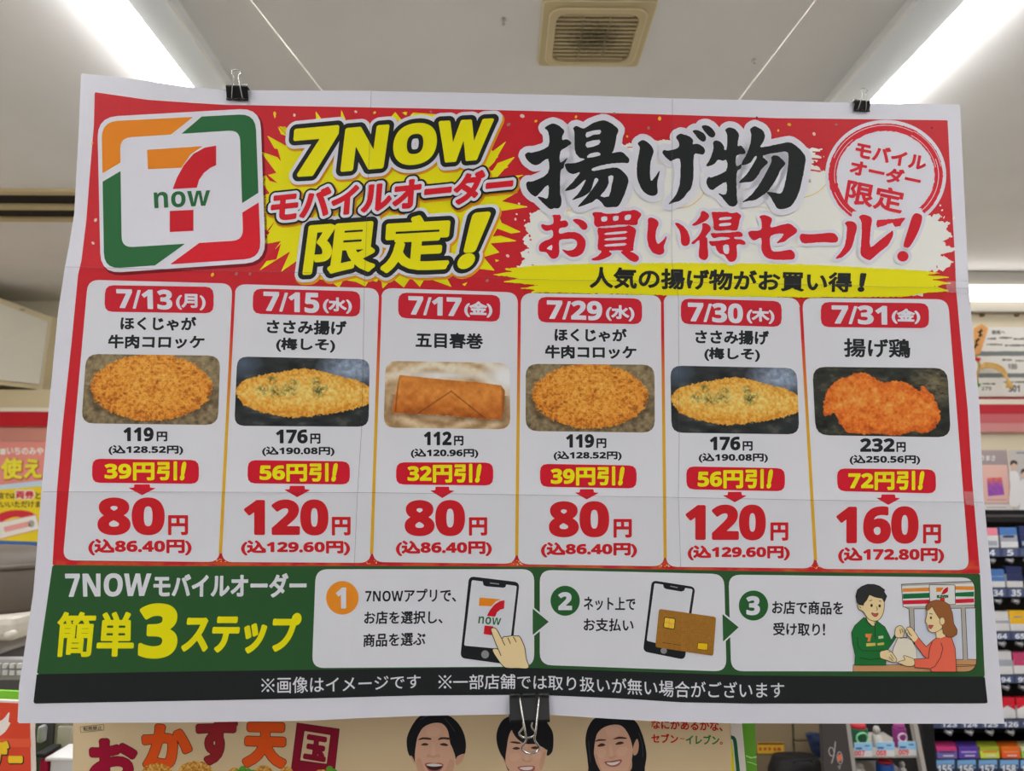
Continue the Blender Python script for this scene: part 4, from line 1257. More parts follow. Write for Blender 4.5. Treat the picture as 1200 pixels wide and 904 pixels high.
# clerk
sh([(165, 372), (90, 440), (62, 500), (72, 600), (95, 700), (90, 785), (358, 785), (362, 670), (405, 610), (445, 545), (440, 520), (408, 575), (385, 520), (350, 452), (285, 402), (250, 445), (215, 420), (180, 375)], M_SHIRT, 8)
sh([(188, 365), (275, 392), (262, 440), (240, 438), (205, 405)], M_SKIN, 8.6)
sh([(165, 275), (170, 240), (212, 165), (330, 190), (345, 250), (335, 330), (300, 385), (255, 396), (205, 375), (165, 315), (125, 295), (116, 262), (130, 248), (158, 258)], M_SKIN, 9.4, sm=True)
sh([(130, 255), (108, 235), (98, 180), (112, 125), (150, 95), (200, 76), (260, 78), (305, 92), (350, 125), (345, 145), (368, 180), (348, 230), (330, 198), (270, 188), (215, 165), (190, 215), (168, 240), (160, 258)], M_HAIR, 10.2, .5)
for e in ((235, 262), (306, 266)):
    ik.shape(ellipse(*zJ([e])[0], 1.4, 1.9, 14), M_LINE, 10.4, cell=.35)
ik.shape(smooth(zJ([(236, 328), (265, 336), (292, 332), (278, 356), (255, 354)])), P('mouth', (200, 80, 76)), 10.4, cell=.35, outline=(.5, M_LINE))
for l in ([(278, 270), (288, 298), (276, 306)], [(215, 222), (240, 214)], [(300, 222), (322, 226)], [(128, 268), (142, 285)], [(262, 400), (265, 480), (270, 560)], [(185, 390), (235, 450)], [(110, 540), (118, 620), (150, 660), (318, 662)], [(130, 720), (220, 738), (318, 728)], [(385, 520), (405, 560)]):
    ik.shape(stroke(zJ(l), .7), M_LINE, 10.6, cell=.35)
sh([(312, 672), (345, 660), (382, 655), (412, 675), (436, 705), (456, 742), (440, 760), (412, 758), (370, 742), (325, 726), (312, 715)], M_SKIN, 10.2, .6, True)
for l in ([(400, 690), (430, 735)], [(388, 712), (425, 752)], [(385, 670), (415, 668)]):
    ik.shape(stroke(zJ(l), .6), M_LINE, 10.8, cell=.35)
sh([(180, 512), (238, 510), (228, 545), (222, 580), (198, 578), (206, 545), (184, 540)], P('badge_orange', (214, 118, 70)), 8.8, 0)
sh([(188, 594), (270, 590), (270, 616), (190, 622)], P('badge_straw', (196, 176, 90)), 8.8, 0)
sh([(285, 594), (345, 586), (346, 608), (288, 614)], P('badge_straw', 0), 8.8, 0)
sh([(294, 532), (338, 526), (340, 550), (298, 556)], P('badge_pale', (170, 190, 150)), 8.8, 0)
# carrier bag and the two hands that share it
sh([(478, 540), (545, 545), (590, 570), (628, 650), (632, 745), (560, 770), (462, 768), (418, 690), (432, 625), (455, 575)], M_BAG, 9.4, .4)
sh([(442, 500), (455, 455), (490, 440), (518, 465), (520, 500), (505, 545), (480, 545), (448, 535)], M_SKIN, 10.2, .6, True)
sh([(538, 490), (552, 455), (585, 458), (610, 490), (644, 548), (612, 582), (585, 555), (552, 520)], M_SKIN, 10.2, .6, True)
for l in ([(485, 470), (492, 510)], [(500, 465), (512, 500)], [(548, 470), (575, 520)], [(560, 500), (590, 530)], [(482, 545), (545, 548)], [(548, 500), (545, 548)]):
    ik.shape(stroke(zJ(l), .7), M_LINE, 10.8, cell=.35)
# customer
sh([(820, 540), (870, 530), (935, 545), (968, 640), (980, 845), (765, 845), (752, 815), (618, 806), (605, 736), (722, 728), (690, 700), (612, 590), (645, 545), (715, 628), (770, 575)], M_CORAL, 10.4)
for l in ([(845, 590), (862, 640), (840, 720), (790, 800), (755, 815)], [(770, 580), (745, 640), (735, 728)], [(722, 728), (740, 726)]):
    ik.shape(stroke(zJ(l), .7), M_LINE, 11.4, cell=.35)
sh([(802, 495), (870, 465), (885, 535), (845, 550), (806, 545)], M_SKIN, 10.9, .5)
sh([(735, 280), (722, 350), (708, 405), (722, 418), (728, 445), (740, 480), (770, 498), (810, 490), (852, 460), (872, 400), (845, 300), (780, 262)], M_SKIN, 11.6, .6, True)
sh([(716, 300), (714, 268), (745, 232), (800, 216), (860, 220), (918, 255), (945, 330), (956, 420), (986, 475), (984, 515), (950, 538), (905, 540), (865, 505), (855, 430), (835, 380), (795, 320), (768, 268), (735, 300)], M_BRN, 12.4, .5)
ik.shape(ellipse(*zJ([(856, 400)])[0], 2.8, 4.2, 20), M_SKIN, 12.8, cell=.4, outline=(.6, M_LINE))
ik.shape(ellipse(*zJ([(757, 370)])[0], 1.1, 1.7, 12), M_LINE, 12.6, cell=.35)
ik.shape(zJ([(736, 436), (775, 438), (757, 466), (742, 458)]), P('mouth', 0), 12.6, cell=.35, outline=(.5, M_LINE))
ik.shape(stroke(zJ([(742, 332), (772, 338)]), .7), M_LINE, 12.6, cell=.35)
sh([(470, 758), (530, 742), (518, 706), (560, 716), (606, 738), (606, 788), (545, 794), (488, 772)], M_SKIN, 11.6, .6, True)
ik.build('counter_picture', s3)
for nm, pts in (('step_arrow', zH([(710, 328), (852, 445), (710, 562)])), ('step_arrow', zI([(803, 376), (946, 493), (808, 620)]))):
    ik = Ink(PL)
    ik.shape(pts, P('arrow_green', (42, 86, 46)), 5, cell=0.6, outline=(1.8, M_STEP))
    ik.build(nm, ban)

ik = Ink(PL)
ik.shape(G_BOT + K_BOT[::-1], BLACK_D, 2, cell=2.0)
ik.text('画像はイメージです', [(325, 793.6), (400, 793.2), (493, 790.4)], M_PALE, 3, bold=0.15, bottom=[(325, 813.2), (400, 811.5), (493, 807)])
for kx, ky in ((314, 803.5), (521.5, 799.5)):
    for s_ in (1, -1):
        ik.shape(stroke([(kx - 7.2, ky - 7.6 * s_), (kx + 7.2, ky + 7.6 * s_)], 1.25), M_PALE, 3, cell=.4)
    for dx, dy in ((0, -6.2), (0, 6.2), (-6.2, 0), (6.2, 0)):
        ik.shape(ellipse(kx + dx, ky + dy, 1.55, 1.55, 14), M_PALE, 3, cell=.4)
ik.text('一部店舗では取り扱いが無い場合がございます', [(531, 790.6), (600, 790), (660, 791.8), (745, 795.6), (800, 798.4), (860, 799.4), (919, 799.4)], M_PALE, 3, bold=0.15, bottom=[(531, 808.6), (600, 808), (660, 809.4), (745, 814.8), (800, 818.2), (860, 818.8), (919, 818.6)])
ik.build('footer_strip', poster)

# ---- joins between the pasted sheets, edge shade painted as grey strips, and bits of tape on the right edge
M_SEAM_SHADE = mat('sheet_join_shade', (112, 108, 112), 205, rough=0.6, alpha=0.55)
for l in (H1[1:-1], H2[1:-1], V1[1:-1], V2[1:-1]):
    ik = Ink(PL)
    ik.shape(stroke(interp_poly(l, 60), 0.5), M_SEAM_SHADE, 13.4, cell=0.4, block=2)
    ik.build('sheet_join_shade', poster)
M_TAPE = mat('clear_tape', (235, 235, 240), rough=0.12, spec=0.6, alpha=0.22)
for q in ([(1108, 329), (1136, 330), (1137, 344), (1110, 343)], [(1130, 576), (1145, 577), (1146, 593), (1132, 592)]):
    ik = Ink(PL)
    ik.shape(q, M_TAPE, 13.8, cell=1.2, rough=1.0)
    ik.build('tape_piece', poster, label='crinkled clear tape on the right edge')

# ================================================================== CLIPS AND CORDS ON THE POSTER
M_CLIP = mat('clip_black', (22, 24, 26), rough=0.35, spec=0.5)


def local_plane(px, py, lift=0.0):
    return Vector(PL.loc(np.float64(px), np.float64(py), lift))


PM = PL.mat4()


def binder_clip(px, py, width, roll, up, lean_front, lean_back, label):
    """px,py = middle of the paper edge it grips; up = +1 on the top edge, -1 on the bottom edge"""
    o = empty('binder_clip')
    o.matrix_world = PM @ Matrix.Translation(local_plane(px, py)) @ Matrix.Rotation(roll, 4, 'Z') @ (Matrix.Identity(4) if up > 0 else Matrix.Rotation(math.pi, 4, 'Z'))
    w, h, d = width / 2, width * .60, width * .28
    t = width * .02
    # local: x along the edge, y away from the paper, z towards the viewer; jaws reach to y = -h*.9
    jaw, sp = -h * .88, h * .12
    prof = [(jaw, .0007), (jaw, .0007 + t), (sp * .2, d), (sp, d), (sp, -d), (sp * .2, -d), (jaw, -.0007 - t), (jaw, -.0007), (sp * .3, -d + t), (sp - t, -d + t), (sp - t, d - t), (sp * .3, d - t)]
    m = MB()
    n = len(prof)
    v = [(-w, y, z) for y, z in prof] + [(w, y, z) for y, z in prof]
    f = [(i, (i + 1) % n, n + (i + 1) % n, n + i) for i in range(n)]
    m.poly(v, f, M_CLIP)
    for x in (-w, w):      # ends of the folded plate
        k = 0 if x < 0 else n
        m.f += [[len(m.v) - 2 * n + k + a for a in q] for q in ((0, 1, 2, 11), (11, 2, 3, 10), (10, 3, 4, 9), (9, 4, 5, 8), (8, 5, 6, 7))]
        m.mi += [0] * 5; m.sm += [False] * 5
    m.build('body', o)
    r = width * .055
    for zz in (1, -1):
        for a, b in ((-1.0, -.47), (-.33, .33), (.47, 1.0)):
            MB().tube([(a * w, jaw, zz * (r + .0008)), (b * w, jaw, zz * (r + .0008))], r, M_CLIP, 10).build('rolled_edge', o)
    for zz, lean in ((1, lean_front), (-1, lean_back)):
        wr = width * .026
        L = width * 1.28
        pts = []
        for x, q in ((-.50, 0), (-.46, .12), (-.27, .58), (-.20, .74), (-.25, .79), (-.44, .885), (-.42, .93), (-.24, .985), (0, 1.0)):
            pts.append((x * w, q))
        pts = pts + [(-x, q) for x, q in pts[-2::-1]]
        base = zz * (r * 1.0 + .0008)
        P3 = []
        for x, q in pts:
            s = q * L
            # the wire lies on the sloping plate, then stands up past the spine
            zl = base + zz * (d * 1.08 + wr) * min(1, s / (h * .9)) + zz * lean * max(0, s - h * .9)
            P3.append((x, jaw + s * (1 - .5 * lean * lean * .2), zl))
        MB().tube(P3, wr, M_STEEL, 8).build('wire_handle', o)
    tag(o, label, 'binder clip', 'binder clips on the sale poster')
    return o


PXM = 0.694 / FPX
binder_clip(279.5, 105.5, 26 * PXM, math.radians(0), 1, 0.05, 0.45, 'small black binder clip on the top left edge of the sale poster')
binder_clip(1008.5, 121.5, 20.5 * PXM, math.radians(-2), 1, 0.05, 0.45, 'small black binder clip on the top right edge of the sale poster')
binder_clip(620, 839.5, 44 * PXM, math.radians(0), -1, 0.05, 0.35, 'large black binder clip on the bottom edge of the sale poster')

for (ax, ay), (bx, by), lb in (((380, 108), (240, -69), 'thin white cord from the left of the poster top up to the ceiling'), ((864, 118), (1000, -58), 'thin white cord from the right of the poster top up to the ceiling')):
    p = np.array(PM @ local_plane(ax, ay + 2, -.002)); q = on_z(float(bx), float(by), CEIL - .004)
    mid = [tuple(p + (q - p) * t) for t in np.linspace(0, 1, 6)]
    c = MB().tube(mid, .0011, M_CORD, 8).build('hanging_cord', origin=p)
    c['label'], c['category'], c['group'] = lb, 'cord', 'cords holding the sale poster'

# ================================================================== COUNTER AND THE PLACARD UNDER THE POSTER
M_CTR = mat('counter_laminate', (206, 200, 190), rough=0.4, noise=0.03)
ctr = empty('sales_counter', loc=(0, 1.08, 0))
MB().box((-1.3, -.33, .86), (1.0, .37, .9), M_CTR, .006).build('counter_top', ctr)
MB().box((-1.28, -.30, 0), (.98, .34, .86), mat('counter_front', (176, 150, 118), rough=0.5, noise=0.06)).build('counter_body', ctr)
tag(ctr, 'low sales counter under the placards', 'counter')
CT = 0.9


def PB(name, rgb, white=186.0):
    return mat('ink_' + name, rgb, white, rough=0.5, spec=0.3)


YP = 0.765
PLC = Plane(on_y(470.0, 870.0, YP), 0.0)
TAN = PB('tan_card', (184, 164, 130))


def board(x_l, x_r, pts, Yb, m_face, m_edge, name, plane, thick=0.006):
    """standing card with real thickness, bottom on the counter"""
    o = empty(name, plane.mat4())
    pl = [plane.loc(np.float64(a), np.float64(b)) for a, b in pts]
    zc = CT - plane.o[2]
    (tl, tr, br, bl) = pl
    def drop(t, b):       # follow the measured edge down to the counter
        k = (zc - t[1]) / (b[1] - t[1])
        return (t[0] + (b[0] - t[0]) * k, zc)
    B, A = drop(tr, br), drop(tl, bl)
    f = [(tl[0], tl[1]), (tr[0], tr[1]), B, A]
    MB().poly([(x, y, 0) for x, y in f] + [(x, y, -thick) for x, y in f], [(0, 3, 2, 1), (4, 5, 6, 7), (0, 1, 5, 4), (1, 2, 6, 5), (2, 3, 7, 6), (3, 0, 4, 7)], m_edge).build('card', o)
    return o


pd = board(0, 0, [(86, 826), (856, 826), (857, 904), (85, 904)], YP, TAN, TAN, 'menu_placard', PLC)
tag(pd, 'tan side-dish placard with three smiling faces under the sale poster', 'placard')
zK = lambda p: Z((80, 840), 6.0, p)
zL = lambda p: Z((240, 840), 6.0, p)
ik = Ink(PLC)
LNE = PB('letter_edge', (70, 22, 22))
MAR, ORN, BRN = PB('maroon', (132, 8, 40)), PB('rust_orange', (196, 72, 18)), PB('brick', (128, 28, 34))
for t, q, m, b in (('お', zK([(140, 160), (480, 150), (490, 470), (150, 480)]), MAR, 3.4), ('か', zK([(515, 55), (868, 50), (872, 366), (520, 368)]), ORN, 3.4), ('ず', zK([(898, -10), (1190, -10), (1185, 342), (900, 342)]), BRN, 3.0),
                   ('天', zL([(282, 38), (584, 45), (570, 366), (262, 356)]), ORN, 3.6)):
    ik.text(t, q, m, 2, bold=b, cell=.6, outlines=[(.7, LNE, 1.4)])
GKU = PB('maroon_deep', (118, 10, 36))
ik.shape([zL([(650, 48), (944, 90), (905, 440), (606, 400)]), zL([(698, 98), (888, 128), (860, 338), (666, 312)])], GKU, 2, cell=.6, outline=(.7, LNE))
ik.text('玉', zL([(714, 122), (868, 146), (848, 324), (688, 298)]), GKU, 2, bold=2.2, cell=.5)
ik.build('headline', pd)
ik = Ink(PLC)
ik.text('転売禁止', zK([(104, 74), (236, 64), (238, 94), (106, 104)]), PB('notice_ink', (92, 82, 66)), 2, bold=.1, cell=.35)
for a, b in (((84, 74), (250, 56)), ((250, 56), (250, 96)), ((250, 96), (88, 114)), ((88, 114), (84, 74))):
    ik.shape(stroke(zK([a, b]), .5), PB('notice_ink', 0), 2, cell=.35)
ik.build('small_notice', pd)
ik = Ink(PLC)
zM = lambda p: Z((750, 835), 8.0, p)
CR, CG = PB('slogan_red', (170, 26, 20)), PB('slogan_green', (34, 104, 44))
ik.text('なにがあるかな、', zM([(105, 66), (775, 76), (775, 180), (105, 156)]), CR, 2, bold=.35, cell=.4)
ik.shape(stroke(zM([(124, 95), (116, 135)]), 2.2), PB('slogan_orange', (190, 110, 40)), 2.4, cell=.4)
ik.text('セブン', zM([(105, 198), (358, 206), (358, 292), (108, 286)]), CR, 2, bold=.35, cell=.4)
ik.shape(stroke(zM([(376, 248), (416, 251)]), 1.3), PB('slogan_orange', 0), 2, cell=.4)
ik.text('イレブン', zM([(430, 210), (745, 216), (742, 306), (430, 300)]), CG, 2, bold=.35, cell=.4)
ik.shape([ellipse(*zM([(762, 291)])[0], 1.7, 1.7, 14), ellipse(*zM([(762, 291)])[0], .8, .8, 10)], CR, 2, cell=.35)
ik.build('slogan', pd)

HAIR, SKIN, SKIN2, BROW, LIP, TEETH, MOUTH = PB('hair_black', (22, 22, 26)), PB('face', (190, 150, 126)), PB('face_shade', (180, 139, 114)), PB('brow', (62, 42, 34)), PB('lip', (150, 84, 78)), PB('teeth', (200, 192, 186)), PB('mouth_dark', (52, 26, 26))
LITE = PB('face_light', (194, 156, 133))
SHEEN = PB('hair_sheen', (52, 52, 60))


def face(org, sc, label, layers):
    zz = lambda p: Z(org, sc, p)
    ik = Ink(PLC)
    for i, (m, kind, pts) in enumerate(layers):
        if kind == 'f':
            ik.shape(smooth(zz(pts), 4), m, 1 + i * .45, cell=.5)
        else:
            ik.shape(stroke(interp_poly(smooth(zz(pts), 4)[:-4], 14) if len(pts) > 2 else zz(pts), kind), m, 1 + i * .45, cell=.4)
    ik.build('portrait', pd, label)


face((460, 830), 10.91, 'printed portrait of a laughing person with centre-parted black hair', [
    (HAIR, 'f', [(430, 88), (340, 112), (260, 210), (200, 330), (180, 430), (195, 560), (235, 640), (300, 700), (330, 500), (600, 300), (760, 500), (800, 650), (870, 620), (925, 585), (938, 450), (905, 310), (830, 185), (720, 100), (600, 85)]),
    (SKIN2, 'f', [(222, 615), (250, 620), (285, 690), (300, 720), (262, 690)]), (SKIN2, 'f', [(920, 588), (890, 680), (825, 735), (805, 690), (830, 620)]),
    (SKIN, 'f', [(285, 600), (305, 440), (330, 350), (390, 255), (480, 205), (580, 190), (650, 212), (705, 285), (725, 380), (745, 480), (790, 580), (805, 660), (790, 760), (760, 860), (640, 940), (460, 940), (345, 870), (295, 730)]),
    (SKIN2, 'f', [(300, 700), (350, 640), (400, 760), (420, 850), (360, 880)]), (SKIN2, 'f', [(790, 700), (735, 660), (690, 760), (660, 850), (740, 880)]),
    (LITE, 'f', [(430, 270), (520, 235), (610, 270), (590, 350), (520, 370), (450, 350)]),
    (BROW, 'f', [(325, 412), (380, 378), (480, 384), (492, 408), (400, 402)]), (BROW, 'f', [(580, 412), (620, 376), (728, 382), (738, 408), (650, 400)]),
    (BROW, 'f', [(362, 474), (410, 448), (462, 466), (440, 480), (395, 482)]), (BROW, 'f', [(602, 466), (660, 450), (712, 474), (690, 488), (640, 482)]),
    (SKIN2, 'f', [(436, 610), (470, 590), (520, 612), (575, 590), (608, 612), (598, 636), (560, 628), (520, 645), (480, 632), (450, 638)]),
    (LITE, 'f', [(505, 470), (535, 470), (550, 590), (520, 608), (495, 590)]),
    (LIP, 'f', [(412, 716), (470, 700), (530, 708), (600, 702), (652, 730), (610, 800), (540, 830), (470, 810), (430, 760)]),
    (MOUTH, 'f', [(432, 732), (530, 738), (636, 740), (600, 785), (530, 800), (465, 780)]), (TEETH, 'f', [(432, 728), (500, 714), (600, 720), (636, 738), (560, 750), (480, 748)]),
    (SHEEN, 1.0, [(665, 135), (740, 220), (800, 310)]), (SHEEN, 1.2, [(360, 150), (400, 125), (450, 105)])])
face((570, 810), 9.62, 'printed portrait of a smiling person with a swept black fringe', [
    (HAIR, 'f', [(400, 225), (280, 275), (180, 335), (122, 450), (115, 570), (150, 690), (200, 775), (260, 900), (340, 600), (660, 620), (680, 730), (740, 690), (756, 570), (745, 460), (690, 365), (640, 265), (520, 225)]),
    (SKIN2, 'f', [(182, 765), (200, 770), (222, 830), (205, 810)]),
    (SKIN, 'f', [(230, 640), (250, 520), (288, 440), (340, 470), (480, 560), (660, 630), (672, 720), (655, 800), (620, 900), (540, 990), (360, 990), (262, 900), (215, 800)]),
    (HAIR, 'f', [(290, 300), (285, 430), (330, 520), (400, 580), (460, 600), (560, 602), (640, 640), (690, 660), (700, 520), (620, 360), (420, 280)]),
    (SKIN2, 'f', [(636, 700), (668, 700), (650, 820), (612, 900), (600, 820)]), (LITE, 'f', [(270, 720), (350, 700), (390, 740), (340, 790), (270, 780)]), (LITE, 'f', [(520, 700), (600, 690), (620, 740), (570, 780), (520, 750)]),
    (BROW, 'f', [(262, 578), (320, 570), (385, 584), (375, 598), (310, 592)]),
    (BROW, 'f', [(292, 652), (338, 632), (382, 650), (340, 664)]), (BROW, 'f', [(500, 644), (548, 626), (606, 640), (552, 658)]),
    (SKIN2, 'f', [(395, 765), (425, 770), (450, 792), (500, 775), (520, 765), (495, 802), (450, 806), (412, 792)]), (LITE, 'f', [(440, 660), (462, 660), (475, 760), (450, 780), (432, 760)]),
    (LIP, 'f', [(352, 862), (430, 846), (540, 850), (530, 910), (450, 930), (390, 905)]), (TEETH, 'f', [(372, 868), (440, 858), (522, 858), (505, 888), (440, 895), (395, 885)])])
face((670, 830), 10.91, 'printed portrait of a smiling person with long black hair', [
    (HAIR, 'f', [(420, 110), (290, 135), (205, 260), (175, 420), (195, 600), (212, 760), (225, 900), (500, 900), (740, 900), (920, 900), (935, 760), (956, 620), (940, 480), (890, 310), (810, 165), (650, 120)]),
    (SKIN2, 'f', [(700, 700), (760, 640), (770, 760), (720, 830), (680, 820)]),
    (SKIN, 'f', [(284, 560), (300, 420), (335, 315), (430, 240), (560, 214), (650, 240), (720, 330), (766, 450), (780, 560), (762, 680), (700, 810), (600, 900), (480, 900), (400, 830), (330, 730), (295, 640)]),
    (SKIN2, 'f', [(832, 395), (858, 470), (842, 575), (795, 608), (780, 520)]),
    (SKIN2, 'f', [(290, 600), (325, 600), (360, 740), (420, 850), (390, 840), (320, 720)]), (LITE, 'f', [(430, 270), (540, 245), (620, 280), (580, 360), (480, 380)]),
    (LITE, 'f', [(340, 540), (410, 520), (440, 580), (390, 650), (330, 610)]), (LITE, 'f', [(590, 520), (690, 500), (710, 560), (650, 620), (580, 590)]),
    (BROW, 'f', [(296, 432), (340, 402), (428, 404), (432, 418), (345, 424)]), (BROW, 'f', [(528, 406), (600, 370), (690, 380), (700, 396), (605, 394)]),
    (BROW, 'f', [(325, 492), (378, 452), (432, 474), (385, 494)]), (BROW, 'f', [(555, 468), (608, 432), (668, 444), (630, 466)]),
    (SKIN2, 'f', [(450, 615), (500, 632), (568, 602), (552, 640), (500, 655)]), (LITE, 'f', [(480, 470), (505, 465), (530, 590), (505, 615), (482, 590)]),
    (LIP, 'f', [(418, 690), (500, 680), (560, 668), (642, 664), (600, 735), (520, 756), (455, 735)]), (TEETH, 'f', [(445, 702), (520, 698), (618, 682), (570, 724), (500, 734)]),
    (SHEEN, 1.0, [(215, 420), (225, 560), (240, 700)]), (SHEEN, 1.0, [(850, 320), (900, 460), (905, 640)])])


ik = Ink(PLC)      # necks and plain tops of the three printed people
for cx, cy, m in ((511, 914, PB('top_navy', (44, 52, 78))), (617, 914, PB('top_grey', (92, 92, 96))), (721, 914, PB('top_red', (140, 34, 44)))):
    ik.shape(smooth([(cx - 50, 985), (cx - 46, 948), (cx - 24, 936), (cx, 940), (cx + 24, 936), (cx + 46, 948), (cx + 50, 985)], 4), m, .6, cell=1.0)
    ik.shape(smooth([(cx - 13, cy - 22), (cx + 13, cy - 22), (cx + 14, 932), (cx, 946), (cx - 14, 932)], 4), SKIN2, .8, cell=.8)
ik.build('printed_tops', pd)


def crumbs(px, py):
    n = fbm(px / 2.2, py / 2.2, 6, 3)
    stops = [(0, (110, 60, 14)), (.35, (180, 120, 40)), (.6, (212, 160, 78)), (1, (236, 206, 140))]
    return ramp(n * 1.1, stops)


ik = Ink(PLC)
for c in ((184, 906, 18, 11), (229, 906, 21, 13.5), (274, 909, 8, 9), (309, 907, 11, 10), (336, 909, 8.5, 10.5), (376, 912, 10, 10)):
    ik.shape(ellipse(*c, 30), INKM, 3, cell=.6, colfn=crumbs, rough=1.2)
LEAF = PB('leaf', (84, 140, 44))
for a, b in ((284, 901), (290, 904), (279, 905), (296, 906), (386, 901), (391, 905), (382, 907)):
    ik.shape(smooth([(a - 4, b + 1), (a - 1, b - 3), (a + 3, b - 2.5), (a + 5, b + 2), (a, b + 4)], 3), LEAF, 3.6, cell=.5, rough=.8)
ik.build('food_photo', pd)

# white card with a rounded green and yellow frame, and a green strip behind it
PLW = Plane(on_y(862.0, 870.0, YP + .012), 0.0)
wc = board(0, 0, [(560, 832), (868, 832), (874.5, 904), (560, 904)], YP, 0, PB('white_card', (190, 184, 178)), 'price_card', PLW, .003)
ik = Ink(PLW)
ik.shape(stroke(interp_poly(smooth([(840, 864), (857, 864.5), (861, 868), (863, 885), (866, 915), (866, 930), (840, 930)], 4)[:24], 40), 4.2), PB('frame_green', (22, 84, 50)), 1, cell=.5)
ik.shape([(848, 868), (857.5, 869), (859.5, 885), (862.5, 930), (848, 930)], PB('frame_yellow', (226, 190, 20)), 1.5, cell=.6)
ik.build('rounded_frame', wc)
tag(wc, 'white card with a green and yellow rounded frame behind the tan placard', 'card')
PLN = Plane(on_y(878.0, 870.0, YP + .022), 0.0)
gc = board(0, 0, [(700, 834), (884, 834), (887, 904), (700, 904)], YP, 0, PB('leaf_green_board', (88, 142, 42)), 'display_board', PLN, .006)
tag(gc, 'leaf-green display board edge behind the white card', 'board')
ik = Ink(PLN)
ik.shape(stroke([(874, 886), (880, 888.5), (887, 887.5)], 2.0), PB('scuff', (150, 186, 120)), 1, cell=.5, rough=.6)
ik.shape(stroke([(875, 893), (881, 894.5), (887, 897)], 1.0), PB('scuff', 0), 1, cell=.5, rough=.4)
ik.build('scuff_mark', gc)

# ================================================================== LEFT SIDE
def PR(name, rgb, white=200.0, **k):
    return mat('paint_' + name, rgb, white, **k)


# slanted white cabinet near the left wall
M_CAB, M_CABF = PR('cabinet_white', (196, 192, 180), rough=.5), PR('cabinet_cream', (190, 178, 148), rough=.6)
def vec(px, py, Y):
    return tuple(on_y(float(px), float(py), Y))
cab = empty('wall_cabinet', loc=vec(20, 410, 4.1))
org = np.array(vec(20, 410, 4.1))
f4 = [(-90, 316, 3.7), (61, 372, 4.05), (49, 457, 4.05), (-90, 440, 3.7)]
pts = [np.array(vec(*p)) - org for p in f4]
back = [np.array([p[0], 4.28 - org[1], p[2]]) for p in pts]
MB().hexa([tuple(p) for p in (pts[3], pts[2], back[2], back[3], pts[0], pts[1], back[1], back[0])], M_CABF).build('cabinet_body', cab)
f5 = [(-80, 326, 3.68), (56, 377, 4.03), (46, 451, 4.03), (-80, 436, 3.68)]
q = [np.array(vec(*p)) - org for p in f5]
q2 = [p + [0, .03, 0] for p in q]
MB().hexa([tuple(p) for p in (q[3], q[2], q2[2], q2[3], q[0], q[1], q2[1], q2[0])], M_CAB).build('front_panel', cab)
r = np.array(vec(26, 364, 3.9)) - org
MB().lathe([(0, 0), (.012, 0), (.010, .006), (0, .008)], (r[0], r[1], r[2]), M_STEEL, 12).build('fixing_screw', cab)
tag(cab, 'white slant-fronted cabinet high on the left wall', 'cabinet')

# long fascia: cream beam, white lip, red band
YFA = 3.95
fas = empty('shelf_fascia', loc=vec(30, 480, YFA))

def part_box(par, name, x0, y0, x1, y1, Y, dep, m, bev=0.0, label=None):
    mb = MB()
    pbox(mb, x0, y0, x1, y1, Y, dep, m, bev)
    L = np.array(par.location)
    mb.v = [tuple(np.array(v) - L) for v in mb.v]
    return mb.build(name, par, label)
part_box(fas, 'beam', -160, 457, 300, 478, YFA + .01, .3, M_CABF)
part_box(fas, 'white_lip', -160, 478, 300, 482.5, YFA - .01, .32, PR('lip_white', (214, 206, 196)))
part_box(fas, 'red_band', -160, 482.5, 300, 500, YFA, .31, PR('fascia_red', (176, 28, 40)))
part_box(fas, 'pink_band', -160, 500, 300, 518, YFA + .02, .29, PR('fascia_pink', (196, 140, 128)))
tag(fas, 'cream beam with a red band above the pink notice at far left', 'fascia')

# pink and yellow notice
YN = 3.85
PLQ = Plane(on_y(20.0, 590.0, YN), 0.0)
no = empty('voucher_notice', PLQ.mat4())
def flat_box(plane, par, name, x0, y0, x1, y1, m, th=.004):
    a, b = plane.loc(np.float64(x0), np.float64(y0)), plane.loc(np.float64(x1), np.float64(y1))
    return MB().box((a[0], b[1], -th), (b[0], a[1], 0), m).build(name, par)
flat_box(PLQ, no, 'sheet', -70, 518, 140, 654, PR('notice_pink', (206, 132, 124)))
ik = Ink(PLQ)
NW, NY, NB, NK, NR = PR('notice_white', (214, 210, 206)), PR('notice_yellow', (226, 190, 40)), PR('notice_blue', (60, 96, 160)), PR('notice_ink', (52, 46, 50)), PR('notice_red', (190, 46, 60))
ik.shape([(-68, 574), (-68, 652), (138, 652), (138, 560), (60, 566)], NY, 1, cell=1.5)
ik.shape([(-68, 576), (60, 562), (138, 556), (138, 564), (60, 569), (-68, 580)], PR('notice_pale_blue', (176, 196, 214)), 2, cell=1.0)
ik.shape([(-68, 634), (138, 640), (138, 652), (-68, 652)], NW, 2, cell=1.0)
ik.shape([(-68, 631), (138, 639), (138, 644), (-68, 639)], NB, 3, cell=1.0)
ik.text('いちのみや', [(8, 524), (51, 524.5), (51, 533.5), (8, 533)], NW, 3, bold=.35)
ik.shape(rquad([(0, 526), (6.5, 526), (6.5, 533), (0, 533)], 1), NW, 3, cell=.5)
ik.text('使え', [(1, 537), (49, 536.5), (49, 561.5), (1, 562)], PR('notice_gold', (240, 205, 60)), 3, bold=1.0, outlines=[(.8, PR('notice_shadow', (170, 90, 60)), 2.5, (.8, .8))])
ik.text('店では', [(-2, 577.5), (17.5, 577.5), (17.5, 585), (-2, 585)], NK, 3, bold=.2)
ik.text('両券', [(18.5, 575), (40, 575), (40, 585), (18.5, 585)], NR, 3, bold=.4, outlines=[(1, NW, 2.6)])
ik.text('と', [(41.5, 577), (48, 577), (48, 585), (41.5, 585)], NK, 3, bold=.2)
ik.text('使いいただけます', [(-8, 587.5), (56, 587), (56, 595), (-8, 595.5)], NK, 3, bold=.2)
